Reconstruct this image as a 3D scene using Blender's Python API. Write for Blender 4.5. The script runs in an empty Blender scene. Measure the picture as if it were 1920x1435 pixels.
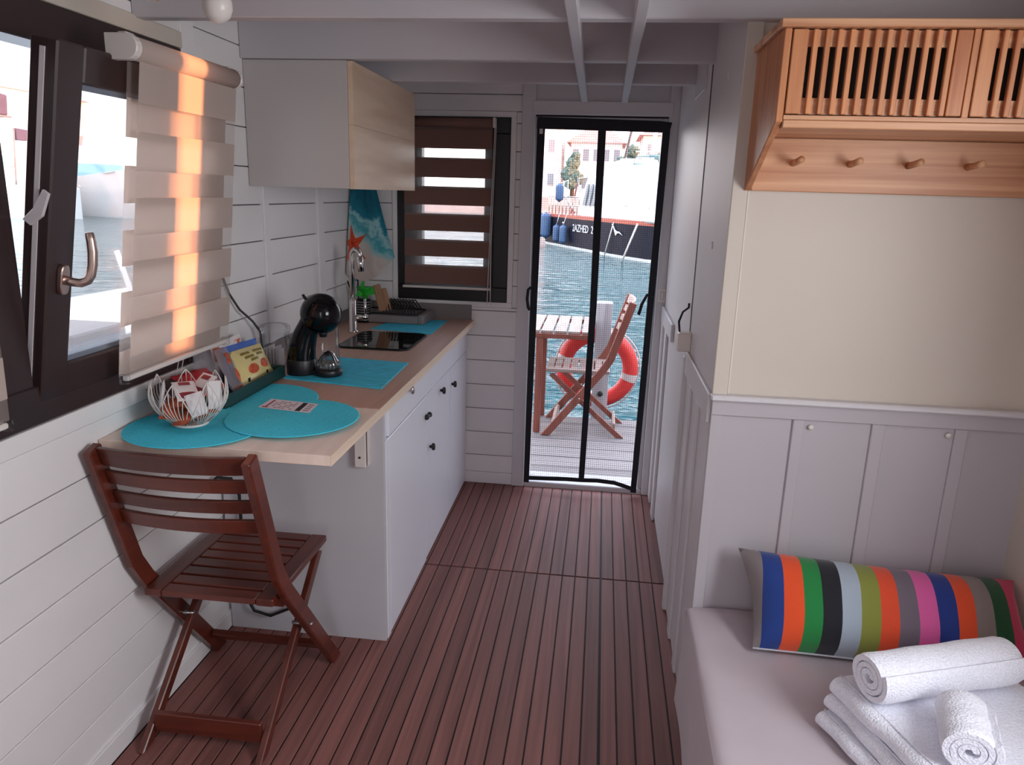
import bpy, bmesh, math, random
from mathutils import Vector, Matrix
random.seed(7)
SC = bpy.context.scene
COL = SC.collection
PI = math.pi

# ------------------------------------------------------------------ camera
def cam_rot(yaw, pitch, roll):
    cy, sy, cp, sp = math.cos(yaw), math.sin(yaw), math.cos(pitch), math.sin(pitch)
    f = Vector((sy*cp, cy*cp, -sp)); r = Vector((cy, -sy, 0)); d = f.cross(r)
    cr, sr = math.cos(roll), math.sin(roll)
    r2 = r*cr + d*sr; d2 = d*cr - r*sr
    return Matrix((r2, -d2, -f)).transposed()
cd = bpy.data.cameras.new('camera'); cam = bpy.data.objects.new('camera', cd); COL.objects.link(cam)
cam.matrix_world = Matrix.Translation((-0.0825, -3.7972, 1.5446)) @ cam_rot(-0.11346, 0.24867, -0.02893).to_4x4()
cd.sensor_fit = 'HORIZONTAL'; cd.sensor_width = 36.0; cd.lens = 36.0*1401.15/1920.0
cd.clip_start = 0.05; cd.clip_end = 500
SC.camera = cam

# ------------------------------------------------------------------ view, sky, sun, daylight portals
SC.view_settings.view_transform = 'Standard'; SC.view_settings.look = 'None'
SC.view_settings.gamma = 1.0; SC.view_settings.use_curve_mapping = False
SC.view_settings.exposure = 0.66
SC.cycles.use_denoising = True
SC.cycles.max_bounces = 14; SC.cycles.diffuse_bounces = 9; SC.cycles.transparent_max_bounces = 16
SC.cycles.sample_clamp_indirect = 10.0

W = bpy.data.worlds.new('sky'); SC.world = W; W.use_nodes = True
nt = W.node_tree; nt.nodes.clear()
wo = nt.nodes.new('ShaderNodeOutputWorld'); bg = nt.nodes.new('ShaderNodeBackground')
tc = nt.nodes.new('ShaderNodeTexCoord'); sx = nt.nodes.new('ShaderNodeSeparateXYZ'); rp = nt.nodes.new('ShaderNodeValToRGB')
nt.links.new(tc.outputs['Generated'], sx.inputs[0]); nt.links.new(sx.outputs['Z'], rp.inputs[0])
rp.color_ramp.elements[0].position = 0.0; rp.color_ramp.elements[0].color = (0.97, 0.93, 0.94, 1)
rp.color_ramp.elements[1].position = 0.7; rp.color_ramp.elements[1].color = (0.70, 0.80, 1.0, 1)
nt.links.new(rp.outputs[0], bg.inputs[0]); bg.inputs[1].default_value = 2.9
nt.links.new(bg.outputs[0], wo.inputs[0])

sl = bpy.data.lights.new('low_sun', 'SUN'); sl.energy = 8.0; sl.color = (1.0, 0.36, 0.13); sl.angle = math.radians(0.5)
so = bpy.data.objects.new('low_sun', sl); COL.objects.link(so)
SUN_DIR = Vector((-1.0, 0.36, -0.045)).normalized()
so.rotation_euler = SUN_DIR.to_track_quat('-Z', 'Y').to_euler(); so.location = (8, -3, 4)

def portal(name, loc, size, direction):
    l = bpy.data.lights.new(name, 'AREA'); l.shape = 'RECTANGLE'; l.size, l.size_y = size
    l.cycles.is_portal = True
    o = bpy.data.objects.new(name, l); COL.objects.link(o); o.location = loc
    o.rotation_euler = Vector(direction).to_track_quat('-Z', 'Y').to_euler()
portal('daylight_portal_back', (-0.1, -4.62, 1.1), (0.4, 1.9), (0, 1, 0))
portal('daylight_portal_door', (-0.12, 0.12, 0.97), (0.62, 1.9), (0, -1, 0))
portal('daylight_portal_side', (1.14, -3.15, 1.45), (1.0, 0.70), (-1, 0, 0))
def daylight(name, loc, size, direction, watts, col):
    l = bpy.data.lights.new(name, 'AREA'); l.shape = 'RECTANGLE'; l.size, l.size_y = size; l.energy = watts; l.color = col
    o = bpy.data.objects.new(name, l); COL.objects.link(o); o.location = loc
    o.rotation_euler = Vector(direction).to_track_quat('-Z', 'Y').to_euler()
daylight('daylight_side_glazing', (1.16, -3.15, 1.45), (0.95, 0.66), (-1, 0, 0), 20.0, (0.95, 0.97, 1.0))
portal('daylight_portal_left', (-1.46, -2.45, 1.45), (0.85, 1.7), (1, 0, 0))

# ------------------------------------------------------------------ materials
def lin(c):
    return tuple(((v/255.0)/12.92 if v/255.0 <= 0.04045 else ((v/255.0+0.055)/1.055)**2.4) for v in c)
def nodes(m):
    m.use_nodes = True; t = m.node_tree
    return t, t.nodes, t.links, t.nodes['Principled BSDF']
def M(name, rgb, rough=0.5, metal=0.0, nscale=None, namt=0.12, bump=0.0, rnd=0.0, spec=0.5, coat=0.0, sheen=0.0, detail=4.0):
    m = bpy.data.materials.new(name); t, N, L, b = nodes(m)
    col = (*lin(rgb), 1)
    b.inputs['Base Color'].default_value = col; b.inputs['Roughness'].default_value = rough
    b.inputs['Metallic'].default_value = metal; b.inputs['Specular IOR Level'].default_value = spec
    b.inputs['Coat Weight'].default_value = coat; b.inputs['Sheen Weight'].default_value = sheen
    out = None
    if nscale:
        tc = N.new('ShaderNodeTexCoord'); mp = N.new('ShaderNodeMapping'); nz = N.new('ShaderNodeTexNoise')
        mp.inputs['Scale'].default_value = nscale if isinstance(nscale, tuple) else (nscale,)*3
        L.new(tc.outputs['Object'], mp.inputs[0]); L.new(mp.outputs[0], nz.inputs['Vector'])
        nz.inputs['Scale'].default_value = 1.0; nz.inputs['Detail'].default_value = detail
        if rnd:
            oi = N.new('ShaderNodeObjectInfo'); ml = N.new('ShaderNodeMath'); ml.operation = 'MULTIPLY'; ml.inputs[1].default_value = 37.0
            L.new(oi.outputs['Random'], ml.inputs[0]); nz.noise_dimensions = '4D'; L.new(ml.outputs[0], nz.inputs['W'])
        mr = N.new('ShaderNodeMapRange'); mr.inputs[1].default_value = 0.3; mr.inputs[2].default_value = 0.7
        mr.inputs[3].default_value = 1-namt; mr.inputs[4].default_value = 1+namt
        L.new(nz.outputs['Fac'], mr.inputs[0])
        hs = N.new('ShaderNodeHueSaturation'); hs.inputs['Color'].default_value = col
        val = mr.outputs[0]
        if rnd:
            m2 = N.new('ShaderNodeMapRange'); m2.inputs[3].default_value = 1-rnd; m2.inputs[4].default_value = 1+rnd
            L.new(oi.outputs['Random'], m2.inputs[0])
            mm = N.new('ShaderNodeMath'); mm.operation = 'MULTIPLY'; L.new(val, mm.inputs[0]); L.new(m2.outputs[0], mm.inputs[1]); val = mm.outputs[0]
        L.new(val, hs.inputs['Value']); L.new(hs.outputs[0], b.inputs['Base Color'])
        if bump:
            bp = N.new('ShaderNodeBump'); bp.inputs['Strength'].default_value = bump; bp.inputs['Distance'].default_value = 0.004
            L.new(nz.outputs['Fac'], bp.inputs['Height']); L.new(bp.outputs[0], b.inputs['Normal'])
    return m
def glass(name, tint=(1, 1, 1), refl=0.12, haze=0.0):
    m = bpy.data.materials.new(name); m.use_nodes = True; t = m.node_tree; N = t.nodes; L = t.links; N.clear()
    o = N.new('ShaderNodeOutputMaterial'); tr = N.new('ShaderNodeBsdfTransparent'); gl = N.new('ShaderNodeBsdfGlossy'); mx = N.new('ShaderNodeMixShader')
    tr.inputs[0].default_value = (*tint, 1); gl.inputs['Roughness'].default_value = 0.02
    lw = N.new('ShaderNodeFresnel'); lw.inputs[0].default_value = 1.45
    mt = N.new('ShaderNodeMath'); mt.operation = 'MULTIPLY'; mt.inputs[1].default_value = refl*8
    mt.use_clamp = True
    L.new(lw.outputs[0], mt.inputs[0]); L.new(mt.outputs[0], mx.inputs[0]); L.new(tr.outputs[0], mx.inputs[1]); L.new(gl.outputs[0], mx.inputs[2])
    L.new(mx.outputs[0], o.inputs[0])
    return m
def sheer(name, rgb, alpha, trans=0.5):
    m = bpy.data.materials.new(name); m.use_nodes = True; t = m.node_tree; N = t.nodes; L = t.links; N.clear()
    o = N.new('ShaderNodeOutputMaterial'); tr = N.new('ShaderNodeBsdfTransparent'); df = N.new('ShaderNodeBsdfDiffuse'); tl = N.new('ShaderNodeBsdfTranslucent')
    a = N.new('ShaderNodeMixShader'); c = N.new('ShaderNodeMixShader')
    df.inputs[0].default_value = (*lin(rgb), 1); tl.inputs[0].default_value = (*lin(rgb), 1)
    a.inputs[0].default_value = trans; L.new(df.outputs[0], a.inputs[1]); L.new(tl.outputs[0], a.inputs[2])
    c.inputs[0].default_value = alpha; L.new(tr.outputs[0], c.inputs[1]); L.new(a.outputs[0], c.inputs[2]); L.new(c.outputs[0], o.inputs[0])
    return m
def wood(name, c1, c2, scale=(2, 30, 30), rough=0.5, rnd=0.0, band=0.5, dist=4.0, coat=0.0):
    """grain: noise stretched along the short scale axis, ramp c1..c2"""
    m = bpy.data.materials.new(name); t, N, L, b = nodes(m)
    tc = N.new('ShaderNodeTexCoord'); mp = N.new('ShaderNodeMapping'); mp.inputs['Scale'].default_value = scale
    nz = N.new('ShaderNodeTexNoise'); nz.inputs['Scale'].default_value = 1; nz.inputs['Detail'].default_value = 6; nz.inputs['Distortion'].default_value = 0.6
    L.new(tc.outputs['Object'], mp.inputs[0]); L.new(mp.outputs[0], nz.inputs['Vector'])
    oi = N.new('ShaderNodeObjectInfo')
    ml = N.new('ShaderNodeMath'); ml.operation = 'MULTIPLY'; ml.inputs[1].default_value = 53.0; L.new(oi.outputs['Random'], ml.inputs[0])
    nz.noise_dimensions = '4D'; L.new(ml.outputs[0], nz.inputs['W'])
    cr = N.new('ShaderNodeValToRGB'); e = cr.color_ramp.elements
    e[0].position = 0.5-band/2; e[0].color = (*lin(c1), 1); e[1].position = 0.5+band/2; e[1].color = (*lin(c2), 1)
    L.new(nz.outputs['Fac'], cr.inputs[0])
    hs = N.new('ShaderNodeHueSaturation'); L.new(cr.outputs[0], hs.inputs['Color'])
    mr = N.new('ShaderNodeMapRange'); mr.inputs[3].default_value = 1-rnd; mr.inputs[4].default_value = 1+rnd
    L.new(oi.outputs['Random'], mr.inputs[0]); L.new(mr.outputs[0], hs.inputs['Value'])
    L.new(hs.outputs[0], b.inputs['Base Color']); b.inputs['Roughness'].default_value = rough; b.inputs['Coat Weight'].default_value = coat
    b.inputs['Coat Roughness'].default_value = 0.25
    return m
WHITE = M('white_paint', (212, 209, 211), 0.45, nscale=(3, 3, 3), namt=0.03)
BOARDW = M('white_board_paint', (234, 231, 230), 0.5, nscale=(4, 2, 4), namt=0.04, rnd=0.03, bump=0.05)
CREAM = M('cream_panel', (205, 195, 183), 0.5, nscale=2.0, namt=0.02)
GAP = M('joint_shadow', (70, 62, 58), 0.9)
DOORW = M('glossy_white_paint', (222, 219, 220), 0.42, nscale=2.0, namt=0.02)
BEAMW = M('ceiling_beam_paint', (192, 187, 190), 0.5, nscale=2.0, namt=0.03)
CABW2 = M('warm_white_lacquer', (190, 183, 180), 0.4, nscale=2.0, namt=0.02)
PANELW = M('shaded_grey_white_paint', (184, 178, 182), 0.5, nscale=2.0, namt=0.02)  # grey-white paint, with part of the lower wall's shade mixed into the colour
SIDEW = M('side_panel_white', (196, 194, 198), 0.4, nscale=2.0, namt=0.015)
CABW = M('white_lacquer', (230, 232, 240), 0.35, nscale=2.0, namt=0.015)
TEAK = wood('teak_plank', (106, 66, 60), (148, 96, 88), (40, 1.2, 8), 0.6, 0.16, 0.5)
CAULK = M('black_caulk', (28, 20, 18), 0.7)
BROWNF = M('dark_brown_foil', (52, 36, 36), 0.35, nscale=(60, 60, 2), namt=0.1)
BLACKF = M('black_frame', (20, 17, 20), 0.4, nscale=10, namt=0.1)
SEAL = M('grey_seal', (120, 128, 140), 0.5)
STEEL = M('brushed_steel', (190, 186, 184), 0.28, 1.0, nscale=(4, 4, 80), namt=0.06)
CHROME = M('chrome', (225, 222, 220), 0.08, 1.0)
ROSEM = M('satin_champagne_metal', (205, 182, 172), 0.3, 1.0, nscale=20, namt=0.03)
BLIND = sheer('beige_blind_fabric', (230, 217, 209), 0.985, 0.58)
BLINDD = sheer('taupe_blind_fabric', (136, 104, 94), 0.985, 0.12)
SHEERT = sheer('thin_sheer_fabric', (214, 206, 204), 0.10, 0.5)
SHEERF = sheer('sheer_blind_fabric', (214, 200, 192), 0.22, 0.5)
PLASTW = M('white_plastic', (222, 214, 208), 0.35, nscale=5, namt=0.01)
CLEARP = glass('clear_plastic', (0.93, 0.94, 0.95), 0.07)
PANE = glass('window_glass', (0.97, 0.99, 0.99), 0.08)
OAK = wood('pale_oak_laminate', (196, 166, 140), (224, 200, 174), (18, 2.0, 18), 0.45, 0.03, 0.6)
OAKX = wood('pale_oak_leaf', (226, 200, 184), (244, 224, 208), (26, 2.2, 10), 0.42, 0.02, 0.6)
OAKEDGE = M('pale_oak_edge', (226, 204, 180), 0.5, nscale=(4, 4, 60), namt=0.06)
TOPB = wood('brown_worktop', (182, 142, 124), (206, 166, 146), (30, 2.5, 10), 0.4, 0.02, 0.6)
GREYL = M('grey_laminate', (128, 120, 118), 0.5, nscale=12, namt=0.06)
PINE = wood('pine_wood', (168, 104, 66), (228, 178, 138), (1.1, 30, 42), 0.42, 0.06, 0.42)
PINEV = wood('pine_wood_upright', (168, 98, 58), (214, 148, 100), (40, 36, 2.5), 0.4, 0.12, 0.45)
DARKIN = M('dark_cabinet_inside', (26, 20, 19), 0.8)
MAHOG = wood('stained_chair_wood', (66, 24, 16), (112, 48, 32), (30, 3, 30), 0.36, 0.14, 0.6, coat=0.25)
MAHOGX = wood('stained_chair_wood_crosswise', (66, 24, 16), (112, 48, 32), (3, 30, 30), 0.36, 0.14, 0.6, coat=0.25)
WEATH = wood('weathered_hardwood', (150, 118, 108), (196, 176, 168), (30, 3, 30), 0.6, 0.1, 0.6)
WEATHR = wood('sunlit_red_hardwood', (120, 62, 50), (164, 96, 80), (30, 30, 3), 0.5, 0.1, 0.6)
TURQ = M('turquoise_woven', (70, 212, 236), 0.75, nscale=160, namt=0.1)
TURQ2 = M('turquoise_mat', (58, 194, 224), 0.6, nscale=(20, 60, 20), namt=0.22)
BLACKG = M('gloss_black_plastic', (8, 7, 10), 0.12, nscale=3, namt=0.02, spec=0.35)
BLACKM = M('matte_black_plastic', (24, 23, 26), 0.4, nscale=8, namt=0.06)
BLACKGL = M('black_glass', (9, 8, 10), 0.05, spec=0.7, nscale=2, namt=0.02)
BLACKR = M('black_rubber', (18, 17, 19), 0.6)
NAVYF = M('black_mesh_border_fabric', (22, 22, 30), 0.75, nscale=60, namt=0.15)
GREEN = M('green_plastic', (34, 168, 46), 0.35, nscale=5, namt=0.03)
BEECH = wood('beech_utensil', (138, 98, 70), (176, 136, 104), (20, 20, 3), 0.6, 0.05, 0.6)
DGREEN = M('dark_green_tray', (24, 58, 56), 0.45, nscale=8, namt=0.06)
TOWELW = M('white_terry', (238, 238, 246), 0.95, nscale=220, namt=0.08, bump=0.9, sheen=0.4, detail=2)
SOFAF = M('off_white_cotton', (192, 178, 182), 0.85, nscale=(6, 6, 6), namt=0.04, bump=0.25, sheen=0.2)
REDP = M('red_wrapper', (176, 36, 44), 0.3, nscale=25, namt=0.3)
SACH = M('paper_sachet', (228, 222, 222), 0.6, nscale=12, namt=0.05)
SACHR = M('maroon_print', (140, 40, 54), 0.6)
BISC = M('orange_brown_sachet', (176, 84, 50), 0.5, nscale=40, namt=0.35)

# ------------------------------------------------------------------ mesh builder
class MB:
    def __init__(s): s.v = []; s.f = []; s.m = []; s.cur = 0; s.smooth = False; s.sm = []
    def add(s, vs, fs):
        n = len(s.v); s.v += [Vector(p) for p in vs]
        for f in fs: s.f.append(tuple(i+n for i in f)); s.m.append(s.cur); s.sm.append(s.smooth)
        return s
    def box(s, x0, x1, y0, y1, z0, z1, mat=None):
        vs = [(x, y, z) for z in (z0, z1) for y in (y0, y1) for x in (x0, x1)]
        if mat: vs = [mat @ Vector(p) for p in vs]
        return s.add(vs, [(0, 2, 3, 1), (4, 5, 7, 6), (0, 1, 5, 4), (1, 3, 7, 5), (3, 2, 6, 7), (2, 0, 4, 6)])
    def bar(s, p0, p1, w, h, side=(1, 0, 0)):
        """rectangular bar p0->p1, w along side, h across"""
        p0, p1 = Vector(p0), Vector(p1); d = (p1-p0).normalized(); a = Vector(side); a = (a-d*a.dot(d)).normalized(); b = d.cross(a)
        vs = []
        for p in (p0, p1):
            for i, j in ((-1, -1), (1, -1), (1, 1), (-1, 1)): vs.append(p+a*(i*w/2)+b*(j*h/2))
        return s.add(vs, [(0, 3, 2, 1), (4, 5, 6, 7), (0, 1, 5, 4), (1, 2, 6, 5), (2, 3, 7, 6), (3, 0, 4, 7)])
    def tube(s, pts, r, n=10, cap=True, closed=False):
        pts = [Vector(p) for p in pts]; k = len(pts); vs = []; prev = None
        for i, p in enumerate(pts):
            if closed: d = (pts[(i+1) % k]-pts[i-1]).normalized()
            else: d = (pts[min(i+1, k-1)]-pts[max(i-1, 0)]).normalized()
            if prev is None:
                a = Vector((0, 0, 1)) if abs(d.z) < 0.9 else Vector((1, 0, 0))
            else: a = prev
            a = (a-d*a.dot(d)).normalized(); prev = a; b = d.cross(a)
            rr = r[i] if isinstance(r, (list, tuple)) else r
            for j in range(n):
                t = 2*PI*j/n; vs.append(p+a*(math.cos(t)*rr)+b*(math.sin(t)*rr))
        fs = []
        for i in range(k if closed else k-1):
            for j in range(n):
                a0 = i*n+j; a1 = i*n+(j+1) % n; b0 = ((i+1) % k)*n+j; b1 = ((i+1) % k)*n+(j+1) % n
                fs.append((a0, a1, b1, b0))
        if cap and not closed: fs += [tuple(range(n))[::-1], tuple(range((k-1)*n, k*n))]
        sm = s.smooth; s.smooth = True; s.add(vs, fs); s.smooth = sm
        return s
    def lathe(s, prof, c=(0, 0, 0), n=24, mat=None, cap=True):
        vs = []; k = len(prof)
        for r, z in prof:
            for j in range(n):
                t = 2*PI*j/n; p = Vector((r*math.cos(t), r*math.sin(t), z))
                if mat: p = mat @ p
                vs.append(p+Vector(c))
        fs = [(i*n+j, i*n+(j+1) % n, (i+1)*n+(j+1) % n, (i+1)*n+j) for i in range(k-1) for j in range(n)]
        if cap: fs += [tuple(range(n))[::-1], tuple(range((k-1)*n, k*n))]
        sm = s.smooth; s.smooth = True; s.add(vs, fs); s.smooth = sm
        return s
    def prism(s, pts, d):
        """polygon (3d points, ccw seen against d) extruded by d"""
        n = len(pts); d = Vector(d); a = [Vector(p) for p in pts]; vs = a+[p+d for p in a]
        fs = [tuple(range(n))[::-1], tuple(range(n, 2*n))]+[(i, (i+1) % n, n+(i+1) % n, n+i) for i in range(n)]
        return s.add(vs, fs)
    def grid(s, fn, nu, nv, wrapu=False):
        vs = [fn(i/(nu if wrapu else nu-1), j/(nv-1)) for j in range(nv) for i in range(nu)]
        fs = []
        for j in range(nv-1):
            for i in range(nu if wrapu else nu-1):
                i2 = (i+1) % nu; fs.append((j*nu+i, j*nu+i2, (j+1)*nu+i2, (j+1)*nu+i))
        sm = s.smooth; s.smooth = True; s.add(vs, fs); s.smooth = sm
        return s
    def xf(s, mat, start=0):
        for i in range(start, len(s.v)): s.v[i] = mat @ s.v[i]
        return s
ORG = {}
def mesh_of(name, mb, mats, off=Vector((0, 0, 0)), bevel=0, seg=1, fixn=True):
    me = bpy.data.meshes.new(name)
    me.from_pydata([tuple(p-off) for p in mb.v], [], mb.f)
    for m in (mats if isinstance(mats, (list, tuple)) else [mats]): me.materials.append(m)
    me.polygons.foreach_set('material_index', mb.m); me.polygons.foreach_set('use_smooth', mb.sm)
    bm = bmesh.new(); bm.from_mesh(me)
    if fixn: bmesh.ops.recalc_face_normals(bm, faces=bm.faces)
    if bevel:
        es = [e for e in bm.edges if len(e.link_faces) == 2 and e.calc_face_angle(0) > 0.6]
        if es: bmesh.ops.bevel(bm, geom=es, offset=bevel, segments=seg, affect='EDGES', profile=0.6, clamp_overlap=True)
    bm.to_mesh(me); bm.free(); me.update()
    return me
def obj(name, mb, mats, parent=None, bevel=0, seg=1, label=None, fixn=True, local=False):
    off = Vector((0, 0, 0)) if local or parent is None else ORG.get(parent.name, Vector((0, 0, 0)))
    o = bpy.data.objects.new(name, mesh_of(name, mb, mats, off, bevel, seg, fixn)); COL.objects.link(o)
    if parent is not None: o.parent = parent; ORG[o.name] = ORG.get(parent.name, Vector((0, 0, 0)))
    if label: o['label'] = label
    return o
def single(name, mb, mats, label, cat, group=None, kind=None, loc=None, **k):
    """a thing that is one mesh; origin at the base of its bounding box"""
    if loc is None:
        xs = [p.x for p in mb.v]; ys = [p.y for p in mb.v]; zs = [p.z for p in mb.v]
        loc = ((min(xs)+max(xs))/2, (min(ys)+max(ys))/2, min(zs))
    loc = Vector(loc)
    o = bpy.data.objects.new(name, mesh_of(name, mb, mats, loc, k.get('bevel', 0), k.get('seg', 1))); COL.objects.link(o)
    o.location = loc; ORG[o.name] = loc; tag(o, label, cat, group, kind)
    return o
def tag(o, label=None, cat=None, group=None, kind=None):
    if label: o['label'] = label
    if cat: o['category'] = cat
    if group: o['group'] = group
    if kind: o['kind'] = kind
    return o
def thing(name, loc, label, cat, group=None):
    o = bpy.data.objects.new(name, None); COL.objects.link(o); o.location = loc; o.empty_display_size = 0.05
    ORG[o.name] = Vector(loc); return tag(o, label, cat, group)
def structure(name, mb, mats, **k):
    o = obj(name, mb, mats, **k); o['kind'] = 'structure'; return o
def sempty(name, loc=(0, 0, 0)):
    o = bpy.data.objects.new(name, None); COL.objects.link(o); o.location = loc; ORG[o.name] = Vector(loc); o['kind'] = 'structure'; return o
def inst(name, me, parent, loc):
    o = bpy.data.objects.new(name, me); COL.objects.link(o); o.parent = parent; o.location = loc; return o
def copy_tree(o, parent=None):
    c = o.copy(); COL.objects.link(c)
    if parent is not None: c.parent = parent; c.matrix_parent_inverse = o.matrix_parent_inverse.copy()
    for ch in list(o.children): copy_tree(ch, c)
    return c
def B(*a): return MB().box(*a)
def rotz(a): return Matrix.Rotation(a, 4, 'Z')
def T(x, y, z): return Matrix.Translation((x, y, z))

XL, XR, YR, XE, YB = -1.341, 0.25, -1.761, 1.069, -4.6   # left wall, corridor right wall, wall behind sofa, outer right wall, back
# ================================================================== SETTING
# floor: teak strips with black caulk joints
fl = structure('floor', B(XL-0.02, XE+0.02, YB, 0.10, -0.06, -0.004), CAULK)
pw = 0.0528
def strip(name, w, l, h=0.008, mat=TEAK, bev=0.0012):
    return mesh_of(name, B(-w/2, w/2, -l/2, l/2, -h, 0), mat, bevel=bev)
me_far = strip('plank_far', pw-0.0045, 0.953); me_near = strip('plank_near', pw-0.0045, YB*-1-0.962)
k0 = math.floor((XL+0.012)/pw)
for k in range(-26, 21):
    xc = -0.012+pw*(k+0.5)
    if xc-pw/2 < XL-0.03: continue
    gap = 0.0
    if xc+pw/2 <= XR+0.03: inst('plank', me_far, fl, (xc, -0.477, 0.0))
    if xc+pw/2 < XE+0.01: inst('plank', me_near, fl, (xc, (YB-0.962)/2, 0.0))
obj('seam', B(-0.0165, -0.0075, YB, 0.0, -0.006, 0.0004), CAULK, fl)

# ceiling, beams across, slats along
ce = structure('ceiling', B(XL-0.05, XE+0.05, YB, 0.02, 2.105, 2.16), WHITE)
for y in (-0.70, -1.20, -1.80, -2.36, -2.92, -3.5, -4.1):
    x1 = XR if y > YR else XE
    obj('beam', B(XL, x1, y, y+0.045, 1.963, 2.105), BEAMW, ce, bevel=0.003)
for (xa, xb) in ((-0.181, -0.200), (-0.024, -0.020)):
    mb = MB(); mb.bar((xa, -2.1, 1.974), (xb, -0.19, 1.974), 0.03, 0.045)
    obj('slat', mb, BEAMW, ce, bevel=0.003)
    mb = MB(); mb.bar((xa, YB+0.02, 1.974), (xa, -2.1, 1.974), 0.03, 0.045); obj('slat', mb, BEAMW, ce, bevel=0.003)

# --- left wall: backing with shiplap boards
PZ = 0.1317; Z0 = 0.0279
zrows = [(-0.0, Z0)]+[(Z0+PZ*i, Z0+PZ*(i+1)) for i in range(16)]
zrows = [(a, min(b, 2.104)) for a, b in zrows if a < 2.10]
WY0, WY1, WZ0, WZ1 = -3.36, -1.575, 1.0, 1.925          # left window outer casing
def wallmb():
    m = MB(); x0, x1 = XL-0.09, XL-0.012
    m.box(x0, x1, YB, WY0, 0, 2.105); m.box(x0, x1, WY1, 0.0, 0, 2.105)
    m.box(x0, x1, WY0, WY1, 0, WZ0+0.03); m.box(x0, x1, WY0, WY1, WZ1-0.03, 2.105)
    return m
wl = structure('wall_left', wallmb(), GAP)
def board_x(ya, yb, za, zb, jit=True):
    g = 0.0016; d = random.uniform(0, 0.0018) if jit else 0
    obj('board', B(XL-0.0115, XL-d, ya+g, yb-g, za+g, zb-g), BOARDW, wl, bevel=0.002)
for a, b in zrows:
    if a < 0.02:
        continue
    for ya, yb in ((-0.475, -0.012), (-1.04, -0.548)):
        board_x(ya, yb, a, b)
    if b <= WZ0-0.02: board_x(YB, -1.085, a, b)
    elif a >= WZ1: board_x(YB, -1.50, a, b); board_x(-1.50, -1.085, a, b)
    elif b > WZ1: board_x(WY0-0.05, -1.50, WZ1+0.046, b); board_x(-1.50, -1.085, a, b); board_x(YB, WY0-0.05, a, b)
    else:
        board_x(-1.50, -1.085, a, b); board_x(YB, WY0-0.05, a, b)
obj('batten', B(XL-0.011, XL+0.006, -1.085, -1.04, 0, 2.104), BOARDW, wl, bevel=0.002)
obj('batten', B(XL-0.011, XL+0.006, -0.548, -0.475, 0, 2.104), BOARDW, wl, bevel=0.002)
structure('baseboard_left', B(XL-0.011, XL+0.009, YB, -0.012, 0, 0.062), BOARDW, bevel=0.002)
structure('trim_1', B(XL-0.011, XL+0.006, WY1, -1.50, WZ0-0.05, 2.10), BOARDW, bevel=0.002)
structure('trim_2', B(XL-0.011, XL+0.010, YB, WY1-0.001, WZ1+0.001, WZ1+0.045), CREAM, bevel=0.002)
structure('trim_3', B(XL-0.011, XL+0.010, YB, WY1-0.001, WZ0-0.048, WZ0-0.001), BOARDW, bevel=0.002)

# --- end wall with window and doorway
EW = (-1.124, -0.556, 0.996, 1.897)        # end window casing x0,x1,z0,z1
DX0, DX1, DZ1 = -0.435, 0.195, 1.905       # door opening
def ewmb():
    m = MB(); y0, y1 = 0.012, 0.09
    m.box(XL-0.09, EW[0], y0, y1, 0, 2.105); m.box(EW[0], EW[1], y0, y1, 0, EW[2]+0.03); m.box(EW[0], EW[1], y0, y1, EW[3]-0.03, 2.105)
    m.box(EW[1], DX0, y0, y1, 0, 2.105); m.box(DX0, DX1, y0, y1, DZ1, 2.105); m.box(DX1, XE+0.1, y0, y1, 0, 2.105)
    return m
we = structure('wall_end', ewmb(), GAP)
def board_y(xa, xb, za, zb):
    g = 0.0016; d = random.uniform(0, 0.0018)
    if zb-za > 0.01: obj('board', B(xa+g, xb-g, d, 0.0115, za+g, zb-g), BOARDW, we, bevel=0.002)
for a, b in zrows:
    a2 = max(a, 0.062)
    if b <= EW[2]-0.03: board_y(XL, -0.50, a2, b)
    elif a >= EW[3]+0.01: board_y(XL, -0.50, a, b)
    elif a < EW[2] < b: board_y(XL, EW[0]-0.028, a, b); board_y(EW[0]-0.028, -0.50, a, EW[2]-0.028)
    elif b > EW[3]: board_y(XL, EW[0]-0.028, a, b); board_y(EW[0]-0.028, -0.50, EW[3]+0.028, b)
    else: board_y(XL, EW[0]-0.028, a, b)
    if b > EW[2]-0.03 and a < EW[3]+0.01: obj('board', B(EW[1]+0.0285, -0.5025, 0.001, 0.0115, max(a, EW[2]-0.028)+0.0016, min(b, EW[3]+0.028)-0.0016), BOARDW, we, bevel=0.002)
def frame_y(m, x0, x1, z0, z1, w, y0, y1):
    m.box(x0, x1, y0, y1, z1-w, z1); m.box(x0, x1, y0, y1, z0, z0+w); m.box(x0, x0+w, y0, y1, z0+w, z1-w); m.box(x1-w, x1, y0, y1, z0+w, z1-w); return m
structure('trim_4', frame_y(MB(), EW[0]-0.028, EW[1]+0.028, EW[2]-0.028, EW[3]+0.028, 0.027, -0.006, 0.0115), BOARDW, bevel=0.002)
structure('baseboard_end', B(XL+0.012, -0.50, -0.006, 0.0115, 0, 0.062), BOARDW, bevel=0.002)
structure('trim_5', B(-0.502, DX0-0.0005, -0.018, 0.0115, 0, 2.104), WHITE, bevel=0.003)
structure('trim_6', B(DX0-0.015, DX1+0.02, -0.024, 0.0115, DZ1+0.008, 1.976), WHITE, bevel=0.003)
structure('trim_7', B(DX1+0.0005, 0.246, -0.018, 0.0115, 0, 2.104), WHITE, bevel=0.003)
structure('trim_8', B(DX0-0.0005, DX1+0.0005, -0.0005, 0.0115, 1.976, 2.104), WHITE)
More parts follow.
